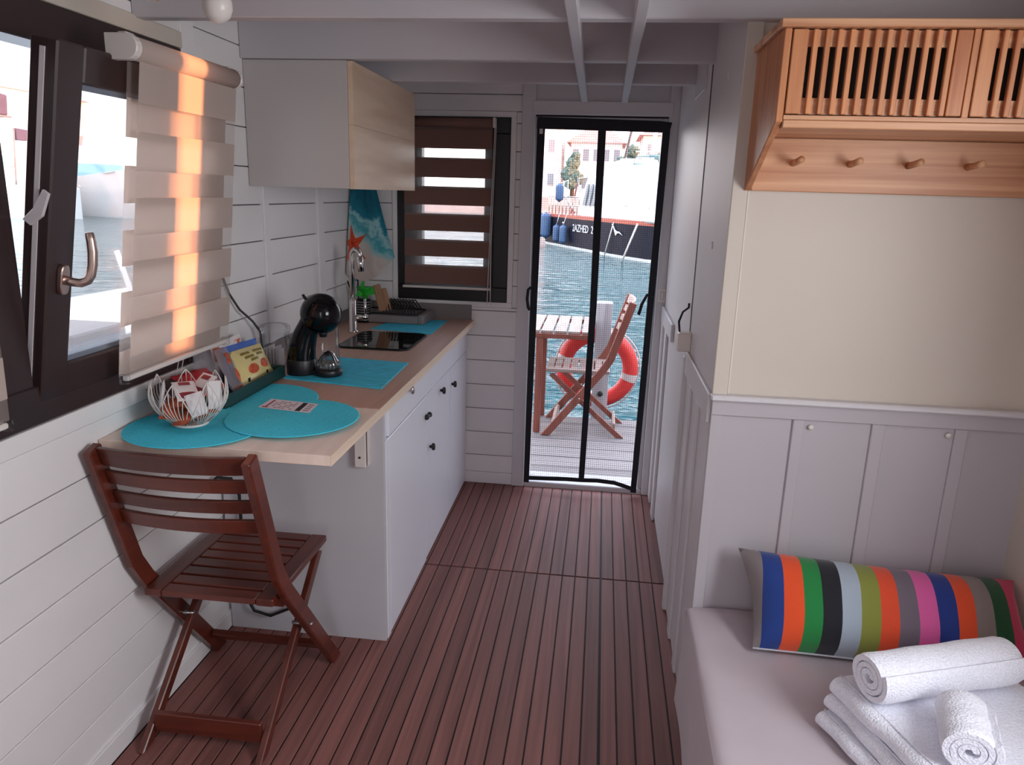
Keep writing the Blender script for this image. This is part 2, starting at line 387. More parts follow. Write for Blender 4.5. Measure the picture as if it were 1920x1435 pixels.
# end window
w2 = sempty('window_2', (-0.84, 0.03, 1.0))
obj('frame', frame_y(MB(), EW[0], EW[1], EW[2], EW[3], 0.075, -0.012, 0.075), BLACKF, w2, bevel=0.003)
sh = obj('sash', frame_y(MB(), EW[0]+0.07, EW[1]-0.07, EW[2]+0.07, EW[3]-0.07, 0.055, 0.0, 0.06), BLACKF, w2, bevel=0.003)
obj('pane', B(EW[0]+0.12, EW[1]-0.12, 0.028, 0.034, EW[2]+0.12, EW[3]-0.12), PANE, sh)
# door frame, threshold
d1 = sempty('door_1', (-0.12, 0.05, 0))
obj('jamb', B(DX0, DX0+0.022, 0.0, 0.13, 0.03, DZ1), WHITE, d1, bevel=0.002)
obj('jamb', B(DX1-0.022, DX1, 0.0, 0.13, 0.03, DZ1), WHITE, d1, bevel=0.002)
obj('lintel', B(DX0+0.022, DX1-0.022, 0.0, 0.13, DZ1-0.03, DZ1), WHITE, d1, bevel=0.002)
obj('threshold', B(DX0, DX1, -0.006, 0.16, -0.03, 0.028), WHITE, d1, bevel=0.004)
# --- corridor right wall
wr = structure('wall_right', B(XR+0.004, XR+0.08, YR+0.012, 0.012, 0, 2.105), WHITE)
obj('panel', B(XR-0.006, XR+0.004, -1.12, -0.02, 0.02, 2.10), DOORW, wr, bevel=0.002)
obj('post', B(XR-0.010, XR+0.004, YR+0.0, -1.16, 0.0, 2.10), WHITE, wr, bevel=0.003)
obj('rail', B(XR-0.020, XR-0.006, -0.58, -0.02, 0.94, 1.018), WHITE, wr, bevel=0.003)
obj('batten', B(XR-0.018, XR-0.006, -0.12, -0.02, 0.0, 0.94), WHITE, wr, bevel=0.003)
obj('batten', B(XR-0.018, XR-0.006, -0.34, -0.24, 0.0, 0.94), WHITE, wr, bevel=0.003)
obj('batten', B(XR-0.024, XR+0.004, -1.162, -1.125, 0.0, 1.0), WHITE, wr, bevel=0.003)
obj('batten', B(XR-0.018, XR-0.008, -1.36, -1.30, 0.0, 0.94), WHITE, wr, bevel=0.003)
obj('batten', B(XR-0.018, XR-0.008, -1.56, -1.50, 0.0, 0.94), WHITE, wr, bevel=0.003)
obj('rail', B(XR-0.020, XR-0.008, YR, -1.165, 0.94, 1.024), WHITE, wr, bevel=0.003)
obj('seam', B(XR-0.009, XR-0.003, -1.160, -1.121, 1.0, 2.10), GAP, wr)
obj('board', B(XR-0.013, XR-0.006, -0.98, -0.68, 1.91, 2.10), WHITE, wr, bevel=0.002)
for zz in (1.87, 1.40): obj('screw_cap', MB().box(XR-0.013, XR-0.009, -1.51, -1.49, zz, zz+0.02), WHITE, wr)
# --- wall behind the sofa
wc = structure('wall_sofa', B(XR, XE+0.06, YR, YR+0.07, 0, 2.105), CREAM)
obj('corner_bead', B(XR-0.012, XR+0.028, YR-0.010, YR, 1.026, 2.10), CREAM, wc, bevel=0.002)
obj('corner_bead', B(XR+0.0285, XR+0.0325, YR-0.008, YR, 1.029, 1.566), PLASTW, wc, bevel=0.001)
obj('cap_rail', B(XR-0.016, XE, YR-0.032, YR, 1.012, 1.028), WHITE, wc, bevel=0.004)
obj('top_rail', B(XR-0.010, XE, YR-0.014, YR, 0.968, 1.012), PANELW, wc, bevel=0.002)
for xa, xb in ((XR-0.010, 0.272), (0.460, 0.490), (0.666, 0.699), (0.878, 0.910)):
    obj('stile', B(xa, xb, YR-0.012, YR, 0.0, 0.968), PANELW, wc, bevel=0.002)
for xa, xb in ((0.272, 0.460), (0.490, 0.666), (0.699, 0.878), (0.910, XE)):
    obj('panel', B(xa, xb, YR-0.004, YR, 0.0, 0.968), PANELW, wc)
for xk in (0.508, 0.862):
    mb = MB(); mb.lathe([(0.004, 0), (0.0075, 0.004), (0.007, 0.010), (0.002, 0.012)], n=14, mat=Matrix.Rotation(PI/2, 4, 'X'))
    mb.xf(T(xk, YR-0.004, 0.949)); obj('button', mb, PLASTW, wc)
# --- outer right wall with one narrow unseen slot made up to shape the sun stripe, back wall with wide glazed opening
SY0, SY1, SZ0, SZ1 = -2.735, -2.605, 1.185, 2.00
m = MB(); x0, x1 = XE, XE+0.05
m.box(x0, x1, -2.80, SY0, 0, 2.105); m.box(x0, x1, YB, -3.50, 0, 2.105); m.box(x0, x1, -3.50, -2.80, 0, 0.95); m.box(x0, x1, -3.50, -2.80, 1.95, 2.105); m.box(x0, x1, SY1, YR, 0, 2.105); m.box(x0, x1, SY0, SY1, 0, SZ0); m.box(x0, x1, SY0, SY1, SZ1, 2.105)
structure('wall_outer', m, CREAM)
m = MB(); m.box(XL-0.09, -0.3, YB-0.06, YB, 0, 2.105); m.box(0.1, XE+0.05, YB-0.06, YB, 0, 2.105); m.box(-0.3, 0.1, YB-0.06, YB, 2.05, 2.105); m.box(-0.3, 0.1, YB-0.06, YB, 0, 0.12)
structure('wall_back', m, WHITE)

# --- left window: casing, fixed mullions, tilted sash
w1 = sempty('window_1', (XL, -2.4, WZ0))
def frame_x(m, y0, y1, z0, z1, wy, wz, x0, x1, tf=None):
    a = len(m.v)
    m.box(x0, x1, y0+wy, y1-wy, z1-wz, z1); m.box(x0, x1, y0+wy, y1-wy, z0, z0+wz); m.box(x0, x1, y0, y0+wy, z0, z1); m.box(x0, x1, y1-wy, y1, z0, z1)
    if tf: m.xf(tf, a)
    return m
obj('frame', frame_x(MB(), WY0, WY1, WZ0, WZ1, 0.085, 0.088, XL-0.085, XL+0.004), BROWNF, w1, bevel=0.003)
obj('mullion', B(XL-0.085, XL+0.004, -2.415, -2.305, WZ0+0.088, WZ1-0.088), BROWNF, w1, bevel=0.003)
s2 = obj('sash', frame_x(MB(), -3.27, -2.41, WZ0+0.075, WZ1-0.075, 0.06, 0.05, XL-0.065, XL-0.01), BROWNF, w1, bevel=0.003)
obj('pane', B(XL-0.042, XL-0.036, -3.22, -2.47, WZ0+0.12, WZ1-0.12), PANE, s2)
TL = math.radians(10.4)
SASH = T(-1.335, 0, 1.048) @ Matrix.Rotation(TL, 4, 'Y')     # local x = thickness (0 = inner face), z up the sash
SYA, SYB, SH = -2.292, -1.64, 0.785
sash = obj('sash', frame_x(MB(), SYA, SYB, 0, SH, 0.083, 0.078, -0.062, 0.0, SASH), BROWNF, w1, bevel=0.004)
obj('pane', B(-0.038, -0.032, SYA+0.075, SYB-0.075, 0.07, SH-0.07).xf(SASH), PANE, sash)
m = frame_x(MB(), SYA+0.080, SYB-0.080, 0.075, SH-0.075, 0.010, 0.016, -0.028, -0.012, SASH)
obj('glazing_bead', m, SEAL, sash, bevel=0.002)
obj('lock_rail', B(-0.037, -0.026, SYA-0.003, SYA+0.001, 0.03, SH-0.02).xf(SASH), M('pale_zinc', (206, 200, 202), 0.45), sash)
m = MB(); m.prism([(-0.036, 0, 0.40), (-0.010, 0, 0.425), (0.002, 0, 0.475), (-0.012, 0, 0.482), (-0.03, 0, 0.44), (-0.055, 0, 0.41)], (0, -0.008, 0)); m.xf(T(0, SYA-0.003, 0)); m.xf(SASH)
obj('latch', m, bpy.data.materials['pale_zinc'], sash, bevel=0.001)
hd = MB()
pts = [(math.cos(t)*0.0145*(1), math.sin(t)*0.034) for t in [2*PI*i/24 for i in range(24)]]
pts = [(0.0145*(abs(c)**0.6)*(1 if c > 0 else -1), 0.034*(abs(s_)**0.6)*(1 if s_ > 0 else -1)) for c, s_ in [(math.cos(2*PI*i/24), math.sin(2*PI*i/24)) for i in range(24)]]
hz = 0.285; hy = SYA+0.042
hd.prism([(0, hy+p[0], hz+p[1]) for p in pts], (0.013, 0, 0))
hd.tube([(0.010, hy, hz), (0.030, hy+0.002, hz), (0.045, hy+0.006, hz+0.001), (0.056, hy+0.012, hz+0.008), (0.061, hy+0.015, hz+0.022), (0.062, hy+0.017, hz+0.045), (0.060, hy+0.017, hz+0.075), (0.055, hy+0.016, hz+0.100), (0.050, hy+0.015, hz+0.116)],
        [0.011, 0.0105, 0.0105, 0.0105, 0.0105, 0.0105, 0.0105, 0.010, 0.009], 12)
hd.xf(SASH); obj('handle', hd, ROSEM, sash, bevel=0.002, label='champagne metal lever handle pointing upward')
m = MB(); m.box(-0.05, -0.028, -2.40, -2.31, SH+0.012, SH+0.020); m.xf(T(XL+0.03, 0, 1.02)); obj('stay_arm', m, STEEL, w1, bevel=0.002)
# ================================================================== BLINDS
def zebra_x(name, label, group, yt, yb_, xt, xb, zt, zb, n=5, part=False):
    """blind hanging beside the left window; yt/yb_: y-range at top and bottom; back layer 22 mm behind"""
    t = thing(name, ((xt+xb)/2, (yt[0]+yt[1])/2, zb), label, 'blind', group)
    H = zt-zb
    def P(u, h, off): # u 0..1 along y, h 0 bottom..1 top
        y0 = yb_[0]+(yt[0]-yb_[0])*h; y1 = yb_[1]+(yt[1]-yb_[1])*h
        return Vector((xb+(xt-xb)*h-off, y0+(y1-y0)*u, zb+H*h))
    def slab(h0, h1, off, u0=0, u1=1, th=0.0008):
        m = MB(); a, b, c, d = P(u0, h0, off), P(u1, h0, off), P(u1, h1, off), P(u0, h1, off)
        m.prism([a, b, c, d], (th, 0, 0)); return m
    pitch = 0.985/n
    for i in range(n):
        h1 = 0.985-pitch*i; h0 = h1-pitch*0.585
        obj('front_band', slab(max(h0, 0.02), h1, 0), BLIND, t)
        obj('back_band', slab(max(h0-pitch*0.5, 0.012), h0+pitch*0.075, 0.026, -0.01, 0.985), BLIND, t)
    obj('front_sheer', slab(0.02, 0.985, 0.0012, 0, 1, 0.0004), SHEERF, t)
    obj('back_sheer', slab(0.02, 0.985, 0.0275, -0.01, 0.985, 0.0004), SHEERF, t)
    m = MB(); m.tube([P(-0.01, 1.02, 0.012), P(1.0, 1.02, 0.012)], 0.026, 16); obj('roller', m, BLIND, t)
    for u, e in ((-0.03, -0.022), (1.0, 0.012)):
        p = P(u, 1.02, 0.012); m = MB()
        prof = [(p.x-0.050, p.z-0.028), (p.x, p.z-0.028)]+[(p.x+0.028*math.cos(a), p.z+0.028*math.sin(a)) for a in [(-0.5+0.125*i)*PI for i in range(9)]]+[(p.x-0.050, p.z+0.028)]
        m.prism([(q[0], p.y, q[1]) for q in prof], (0, e, 0))
        m.box(p.x-0.03, p.x-0.008, p.y-0.002, p.y+0.03, p.z+0.026, p.z+0.034)
        obj('bracket', m, PLASTW, t, bevel=0.002)
    m = MB(); m.bar(P(0, 0.005, 0.012), P(1, 0.005, 0.012), 0.018, 0.013); br = obj('bottom_bar', m, PLASTW, t, bevel=0.003)
    for u in (-0.012, 1.0):
        p = P(u, 0.005, 0.012); m = MB(); m.box(p.x-0.012, p.x+0.012, p.y-0.004, p.y+0.012, p.z-0.014, p.z+0.012); obj('end_cap', m, CLEARP, br, bevel=0.003)
    return t, P
blind1, BP = zebra_x('zebra_blind', 'beige roller blind with an orange sunlit stripe on the tilted left window', None,
               (-2.085, -1.625), (-2.075, -1.555), -1.150, -1.262, 1.822, 1.052)
m = MB()
for dx in (0, 0.016):
    x, y = -1.300, -1.775+dx*1.6
    for k in range(22): m.lathe([(0.0005, -0.002), (0.0018, 0), (0.0005, 0.002)], (x-0.0008*k, y-0.0016*k, 1.052-0.006*k), 6)
    m.tube([(x, y, 1.055), (x-0.018, y-0.036, 0.92)], 0.0007, 5)
ch = obj('chain', m, PLASTW, blind1)
m = MB(); m.tube([(-1.215, -1.585, 1.80), (-1.25, -1.575, 1.55), (-1.28, -1.568, 1.25)], 0.0016, 6); obj('chain', m, PLASTW, blind1)
zebra_x('zebra_blind', 'beige roller blind cut off by the left edge of the photo', None, (-3.2, -2.428), (-3.2, -2.428), -1.285, -1.30, 1.80, 1.035)

# end window blind, bands aligned so that daylight shows between them
eb = thing('zebra_blind', (-0.855, -0.03, 1.06), 'dark taupe roller blind with open see-through gaps in the black window by the door', 'blind')
bx0, bx1 = -1.080, -0.640
ebz = [(1.800, 1.858), (1.677, 1.737), (1.548, 1.607), (1.427, 1.486), (1.302, 1.361), (1.180, 1.240), (1.068, 1.116)]
ebands = [(435, 525), (580, 665), (720, 800), (855, 930), (985, 1060), (1115, 1200)]
def zy(c): return 1.877-(80+c*0.3763-227)/(537-227)*(1.877-1.069)
for a, b in ebands:
    z1, z0 = zy(a), zy(b)
    obj('front_band', B(bx0, bx1, -0.0402, -0.0394, z0, z1), BLINDD, eb); obj('back_band', B(bx0, bx1, -0.0302, -0.0294, z0+0.012, z1+0.012), BLINDD, eb)
obj('front_sheer', B(bx0, bx1, -0.0390, -0.0386, 1.07, 1.86), SHEERT, eb); obj('back_sheer', B(bx0, bx1, -0.0290, -0.0286, 1.07, 1.86), SHEERT, eb)
m = MB(); m.tube([(bx0, -0.035, 1.868), (bx1, -0.035, 1.868)], 0.022, 14); obj('roller', m, BLINDD, eb)
for x in (bx0-0.014, bx1+0.002): obj('bracket', B(x, x+0.014, -0.058, -0.013, 1.845, 1.892), PLASTW, eb, bevel=0.003)
obj('bottom_bar', B(bx0-0.012, bx1+0.004, -0.041, -0.030, 1.058, 1.070), PLASTW, eb, bevel=0.002)
m = MB(); m.tube([(-0.628, -0.045, 1.85), (-0.640, -0.045, 1.45), (-0.650, -0.045, 0.985)], 0.0022, 6); m.tube([(-0.622, -0.045, 1.85), (-0.636, -0.045, 1.30), (-0.634, -0.045, 0.985)], 0.0022, 6); obj('chain', m, PLASTW, eb)

# ================================================================== INSECT SCREEN on the doorway
sc = thing('insect_screen', (-0.12, -0.04, 0.04), 'black bordered magnetic insect screen hanging in the end doorway', 'insect screen')
def sy(z): return -0.040
L0, L1 = [(-0.432, 0.036), (-0.4245, 1.898)]
R0, R1 = [(0.168, 0.018), (0.205, 1.886)]
m = MB(); m.prism([(-0.432, -0.044, 0.036), (-0.404, -0.044, 0.036), (-0.386, -0.044, 1.86), (-0.4245, -0.044, 1.86)], (0, 0.006, 0)); obj('border', m, NAVYF, sc, bevel=0.001)
m = MB(); m.prism([(0.138, -0.044, 0.02), (0.168, -0.044, 0.018), (0.203, -0.044, 1.86), (0.168, -0.044, 1.86)], (0, 0.006, 0)); obj('border', m, NAVYF, sc, bevel=0.001)
m = MB(); m.prism([(-0.4265, -0.047, 1.845), (0.200, -0.047, 1.838), (0.209, -0.047, 1.884), (0.15, -0.047, 1.890), (-0.4245, -0.047, 1.899)], (0, 0.008, 0)); obj('border', m, NAVYF, sc, bevel=0.001)
m = MB(); m.prism([(-0.139, -0.046, 0.07), (-0.109, -0.046, 0.07), (-0.094, -0.046, 1.0), (-0.096, -0.046, 1.845), (-0.134, -0.046, 1.845), (-0.128, -0.046, 1.0)], (0, 0.007, 0)); obj('magnet_strip', m, NAVYF, sc, bevel=0.001)
hem = [(-0.42, 0.062), (-0.30, 0.066), (-0.20, 0.070), (-0.124, 0.070), (-0.04, 0.074), (0.05, 0.068), (0.11, 0.052), (0.150, 0.040)]
m = MB(); m.prism([(x, -0.0445, z-0.011) for x, z in hem]+[(x, -0.0445, z+0.011) for x, z in hem[::-1]], (0, 0.005, 0)); obj('hem', m, NAVYF, sc)
m = MB(); g = 0.0105; w = 0.00042
x = -0.405
while x < 0.165:
    m.box(x-w, x+w, -0.0425, -0.0420, 0.065, 1.845); x += g
z = 0.07
while z < 1.84:
    m.box(-0.405, 0.165, -0.0425, -0.0420, z-w, z+w); z += g
o = obj('netting', m, NAVYF, sc, fixn=False); o['kind'] = 'stuff'
m = MB(); m.tube([(-0.428, -0.050, 1.085), (-0.440, -0.056, 1.075), (-0.444, -0.058, 1.03), (-0.438, -0.054, 0.985), (-0.430, -0.05, 0.972)], 0.008, 8); obj('tie', m, NAVYF, sc)
m = MB(); m.tube([(0.178, -0.050, 1.06), (0.150, -0.062, 1.075), (0.128, -0.066, 1.03), (0.115, -0.066, 0.975)], 0.008, 8); obj('tie', m, NAVYF, sc)
m = MB(); m.box(-0.412, -0.396, -0.049, -0.0475, 1.822, 1.845); obj('patch', m, PLASTW, sc)

# ================================================================== KITCHEN
XF = -0.757
# side panel + base units
bc = thing('base_cabinet', (-1.05, -1.22, 0), 'white base cabinet nearest the chair, with side panel, drawer and tall door', 'cabinet', 'white kitchen base cabinets')
obj('side_panel', B(XL+0.012, XF-0.002, -1.534, -1.516, 0.0, 0.868), SIDEW, bc, bevel=0.0015)
obj('filler_strip', B(XF-0.022, XF+0.0005, -1.5155, -1.478, 0.0, 0.735), CABW, bc, bevel=0.0015)
obj('filler_strip', B(XF-0.03, XF-0.010, -1.5155, -1.478, 0.735, 0.868), CABW, bc, bevel=0.0015)
obj('carcass', B(XL+0.014, XF-0.020, -1.515, -0.922, 0.0, 0.866), CABW, bc)
def oval_knob(y, z, parent, mat=BLACKM, r=(0.009, 0.016)):
    m = MB(); prof = [(0.35, 0), (0.45, 0.35), (1, 0.55), (1.0, 0.85), (0.7, 1.0)]
    m.lathe(prof, n=16); S = Matrix.Diagonal((r[1], r[0], 0.024, 1)); m.xf(T(XF, y, z) @ Matrix.Rotation(PI/2, 4, 'Y') @ S)
    return obj('knob', m, mat, parent, label='small oval black knob')
dr = obj('drawer', B(XF-0.019, XF, -1.476, -0.929, 0.740, 0.866), CABW, bc, bevel=0.002); oval_knob(-1.225, 0.838, dr, STEEL)
do = obj('door', B(XF-0.019, XF, -1.476, -0.930, 0.004, 0.735), CABW, bc, bevel=0.002)
m = MB(); m.bar((XF+0.008, -0.955, 0.652), (XF+0.008, -0.900, 0.648), 0.012, 0.010); m.lathe([(0.010, 0), (0.013, 0.006), (0.008, 0.016)], n=12, mat=Matrix.Rotation(PI/2, 4, 'Y'), c=(XF, -0.952, 0.652)); m.lathe([(0.010, 0), (0.013, 0.006), (0.008, 0.016)], n=12, mat=Matrix.Rotation(PI/2, 4, 'Y'), c=(XF, -0.902, 0.648))
obj('latch', m, BLACKM, do, bevel=0.001, label='black bow-shaped latch across the joint of two doors')
b2 = thing('base_cabinet', (-1.05, -0.46, 0), 'white base cabinet under the sink, with one wide drawer front and two doors', 'cabinet', 'white kitchen base cabinets')
obj('carcass', B(XL+0.014, XF-0.020, -0.921, -0.008, 0.0, 0.866), CABW, b2)
dr = obj('drawer', B(XF-0.019, XF, -0.926, -0.018, 0.740, 0.866), CABW, b2, bevel=0.002)
do = obj('door', B(XF-0.019, XF, -0.926, -0.452, 0.012, 0.736), CABW, b2, bevel=0.002); oval_knob(-0.665, 0.690, do); oval_knob(-0.875, 0.500, do)
do = obj('door', B(XF-0.019, XF, -0.447, -0.018, 0.012, 0.736), CABW, b2, bevel=0.002); oval_knob(-0.41, 0.655, do)
# worktop
wt = thing('worktop', (-1.03, -0.85, 0.87), 'long brown wood-look worktop with pale front edge', 'worktop')
obj('slab', B(XL+0.003, -0.7225, -1.690, -0.012, 0.870, 0.900), TOPB, wt, bevel=0.001)
obj('edge_band', B(-0.7225, -0.7205, -1.690, -0.012, 0.870, 0.900), OAKEDGE, wt)
obj('backsplash', B(XL+0.008, -0.735, -0.0115, -0.0075, 0.900, 0.978), GREYL, wt)
obj('backsplash', B(XL+0.0065, XL+0.0115, -1.46, -0.012, 0.900, 0.955), GREYL, wt)
lf = thing('table_leaf', (-1.03, -1.90, 0.87), 'pale oak fold-out table leaf level with the worktop, above the chair', 'table')
obj('leaf', B(XL+0.002, -0.722, -2.112, -1.6915, 0.872, 0.8995), OAKX, lf, bevel=0.001)
obj('edge_band', B(-0.722, -0.7205, -2.112, -1.6915, 0.872, 0.8995), OAKEDGE, lf)
m = MB(); m.box(-0.850, -0.812, -1.560, -1.5345, 0.655, 0.795); br = obj('bracket', m, PLASTW, lf, bevel=0.002, label='white metal folding bracket')
m = MB(); m.bar((-0.806, -1.548, 0.79), (-0.806, -1.63, 0.872), 0.006, 0.022); m.bar((-0.806, -1.545, 0.66), (-0.806, -1.545, 0.871), 0.004, 0.022, (1, 0, 0)); m.bar((-0.806, -1.54, 0.866), (-0.806, -1.85, 0.866), 0.02, 0.010)
obj('bracket_arm', m, PLASTW, br, bevel=0.001)
m = MB(); m.lathe([(0.004, 0), (0.004, 0.002)], n=10, mat=Matrix.Rotation(PI/2, 4, 'X')); m.xf(T(-0.832, -1.5605, 0.69)); obj('screw', m, BLACKM, br)

# wall cabinet
wc1 = thing('wall_cabinet', (-1.15, -0.75, 1.54), 'white wall cabinet with pale oak front above the counter', 'cabinet')
obj('side_panel', B(XL+0.001, -0.972, -1.182, -1.164, 1.542, 1.9615), CABW2, wc1, bevel=0.001)
obj('carcass', B(XL+0.001, -0.974, -1.1635, -0.345, 1.545, 1.9615), CABW2, wc1)
obj('side_panel', B(XL+0.001, -0.972, -0.3445, -0.327, 1.542, 1.9615), CABW2, wc1, bevel=0.001)
obj('door', B(-0.971, -0.953, -1.181, -0.328, 1.7555, 1.960), OAK, wc1, bevel=0.0006); obj('door', B(-0.971, -0.953, -1.181, -0.328, 1.541, 1.7548), OAK, wc1, bevel=0.0006)

# sink with dark glass top
sk = thing('sink', (-1.0, -0.67, 0.9), 'black glass-topped sink set into the brown worktop', 'sink')
def rrect(x0, x1, y0, y1, r, z, n=5):
    out = []
    for cx, cy, a0 in ((x1-r, y1-r, 0), (x0+r, y1-r, PI/2), (x0+r, y0+r, PI), (x1-r, y0+r, 1.5*PI)):
        for i in range(n+1): a = a0+PI/2*i/n; out.append((cx+r*math.cos(a), cy+r*math.sin(a), z))
    return out
obj('rim', MB().prism(rrect(-1.165, -0.850, -0.868, -0.478, 0.045, 0.9002), (0, 0, 0.004)), BLACKM, sk, bevel=0.0015)
obj('lid', MB().prism(rrect(-1.155, -0.860, -0.858, -0.488, 0.038, 0.9043), (0, 0, 0.003)), BLACKGL, sk, bevel=0.001)
# tap
tp = thing('kitchen_tap', (-1.205, -0.495, 0.9), 'tall chrome kitchen tap behind the black sink', 'tap')
fx, fy = -1.205, -0.495
m = MB(); m.lathe([(0.026, 0), (0.026, 0.006), (0.017, 0.010), (0.0165, 0.145), (0.014, 0.150)], (fx, fy, 0.9), 20); obj('body', m, CHROME, tp)
m = MB(); m.tube([(fx, fy, 1.045), (fx, fy, 1.235)]+[(fx+0.020-0.020*math.cos(a), fy-0.004*math.sin(a/2), 1.245+0.032*math.sin(a)) for a in [PI*i/10 for i in range(11)]], 0.0115, 14); sp = obj('spout', m, CHROME, tp)
m = MB(); m.tube([(fx+0.040, fy-0.004, 1.250), (fx+0.044, fy-0.004, 1.180)], [0.0135, 0.0145], 14); obj('spray_head', m, CHROME, sp)
m = MB(); m.tube([(fx+0.010, fy, 0.972), (fx+0.072, fy-0.004, 0.972)], 0.010, 12); m.tube([(fx+0.062, fy-0.004, 0.980), (fx+0.058, fy-0.002, 1.055)], 0.0055, 10); obj('lever', m, CHROME, tp)

# drying rack on mat
def flatmat(name, pts, th, z, mat, label, cat, group=None):
    return single(name, MB().prism([(x, y, z) for x, y in pts], (0, 0, th)), mat, label, cat, group, bevel=0.0008)
flatmat('drying_mat', [(-1.150, -0.405), (-0.843, -0.470), (-0.846, -0.080), (-1.10, -0.100)], 0.003, 0.9003, TURQ2, 'turquoise mat lying under the dish rack, between sink and end wall', 'mat', 'rectangular turquoise mats')
flatmat('drying_mat', [(-1.150, -1.405), (-0.783, -1.470), (-0.793, -1.075), (-1.130, -1.040)], 0.004, 0.9003, TURQ2, 'turquoise mat lying under the coffee machine', 'mat', 'rectangular turquoise mats')
rk = thing('dish_rack', (-1.10, -0.13, 0.903), 'grey dish rack tray with black wire holder in the counter corner', 'dish rack')
RM = T(-1.112, -0.150, 0.9037) @ rotz(-0.02)
m = MB(); m.prism(rrect(-0.165, 0.175, -0.095, 0.105, 0.02, 0.0), (0, 0, 0.038)); m.xf(RM); obj('tray', m, GREYL, rk, bevel=0.006, seg=2)
m = MB(); m.prism(rrect(0.150, 0.185, -0.100, 0.110, 0.012, 0.0), (0, 0, 0.046)); m.xf(RM); obj('spout', m, GREYL, rk, bevel=0.006, seg=2)
m = MB()
m.tube([(-0.15, -0.085, 0.046), (0.135, -0.085, 0.046), (0.150, -0.075, 0.048), (0.152, 0.07, 0.048), (0.14, 0.085, 0.048), (-0.15, 0.085, 0.046), (-0.16, 0, 0.046)], 0.004, 8, closed=True)
for i in range(11):
    x = -0.02+0.0155*i; m.tube([(x, -0.085, 0.048), (x-0.012, -0.070, 0.075), (x-0.024, -0.045, 0.105), (x-0.020, 0.0, 0.108), (x-0.006, 0.06, 0.055)], 0.0028, 6)
m.xf(RM); obj('wire_basket', m, BLACKR, rk)
uh = thing('utensil_holder', (-1.205, -0.235, 0.942), 'ribbed black and steel utensil holder behind the tap', 'holder')
m = MB(); m.lathe([(0.034, 0), (0.036, 0.11), (0.033, 0.11), (0.031, 0.004)], (-1.240, -0.225, 0.9025), 18); obj('cup', m, BLACKM, uh)
m = MB()
for k in range(8): m.tube([(-1.240+0.0375*math.cos(a), -0.225+0.0375*math.sin(a), 0.915+0.0125*k) for a in [2*PI*i/18 for i in range(18)]], 0.0028, 6, closed=True)
obj('ring', m, STEEL, uh)
m = MB(); m.lathe([(0.010, 0.0), (0.012, 0.03), (0.034, 0.055), (0.044, 0.062)], (-1.225, -0.250, 1.015), 16); m.prism([(-1.270, -0.262, 1.030), (-1.235, -0.262, 1.035), (-1.222, -0.262, 1.105), (-1.232, -0.262, 1.108)], (0, 0.005, 0)); m.prism([(-1.215, -0.262, 1.035), (-1.172, -0.262, 1.045), (-1.178, -0.262, 1.078), (-1.215, -0.262, 1.075)], (0, 0.005, 0))
single('funnel', m, GREEN, 'bright green plastic funnel standing in the utensil holder behind the tap', 'funnel')
for i, (x0, x1, w, lab) in enumerate(((-1.140, -1.178, 0.036, 'wooden spatula leaning in the dish rack, nearest the tap'), (-1.112, -1.150, 0.030, 'wooden spoon handle leaning in the dish rack, right of the spatula'))):
    m = MB(); m.bar((x0, -0.235+0.014*i, 0.962), (x1-0.004, -0.200+0.02*i, 1.085-0.02*i), w, 0.007, (1, 0.3, 0)); single('spatula', m, BEECH, lab, 'utensil', 'wooden utensils in the dish rack', bevel=0.003)

# tea towel hanging under the wall cabinet, in the corner
TT = bpy.data.materials.new('sea_print_cloth'); t_, N, L, b = nodes(TT)
tc_ = N.new('ShaderNodeTexCoord'); nz = N.new('ShaderNodeTexNoise'); nz.inputs['Scale'].default_value = 14; nz.inputs['Detail'].default_value = 6
L.new(tc_.outputs['Object'], nz.inputs['Vector'])
sx_ = N.new('ShaderNodeSeparateXYZ'); L.new(tc_.outputs['Object'], sx_.inputs[0])
xx_ = N.new('ShaderNodeMath'); xx_.operation = 'MULTIPLY_ADD'; xx_.inputs[1].default_value = 0.9; L.new(sx_.outputs['X'], xx_.inputs[0]); L.new(sx_.outputs['Z'], xx_.inputs[2])
mr = N.new('ShaderNodeMapRange'); mr.inputs[1].default_value = 0.10; mr.inputs[2].default_value = 0.42; L.new(xx_.outputs[0], mr.inputs[0])
ad = N.new('ShaderNodeMath'); ad.operation = 'MULTIPLY_ADD'; ad.inputs[1].default_value = 0.9; ad.inputs[2].default_value = -0.45; L.new(nz.outputs['Fac'], ad.inputs[0])
a2 = N.new('ShaderNodeMath'); a2.operation = 'ADD'; L.new(ad.outputs[0], a2.inputs[0]); L.new(mr.outputs[0], a2.inputs[1])
cr = N.new('ShaderNodeValToRGB'); e = cr.color_ramp.elements
e[0].position = 0.0; e[0].color = (*lin((190, 176, 168)), 1); e[1].position = 1.0; e[1].color = (*lin((10, 96, 116)), 1)
for p_, c_ in ((0.16, (196, 186, 178)), (0.36, (130, 186, 190)), (0.5, (60, 150, 160)), (0.62, (150, 196, 198)), (0.75, (24, 120, 140))): q = e.new(p_); q.color = (*lin(c_), 1)
L.new(a2.outputs[0], cr.inputs[0]); L.new(cr.outputs[0], b.inputs['Base Color']); b.inputs['Roughness'].default_value = 0.9
STAR = M('orange_starfish_print', (206, 74, 40), 0.9, nscale=40, namt=0.25)
tw = thing('tea_towel', (-1.26, -0.05, 1.08), 'sea-print tea towel with orange starfish hanging in the counter corner', 'towel')
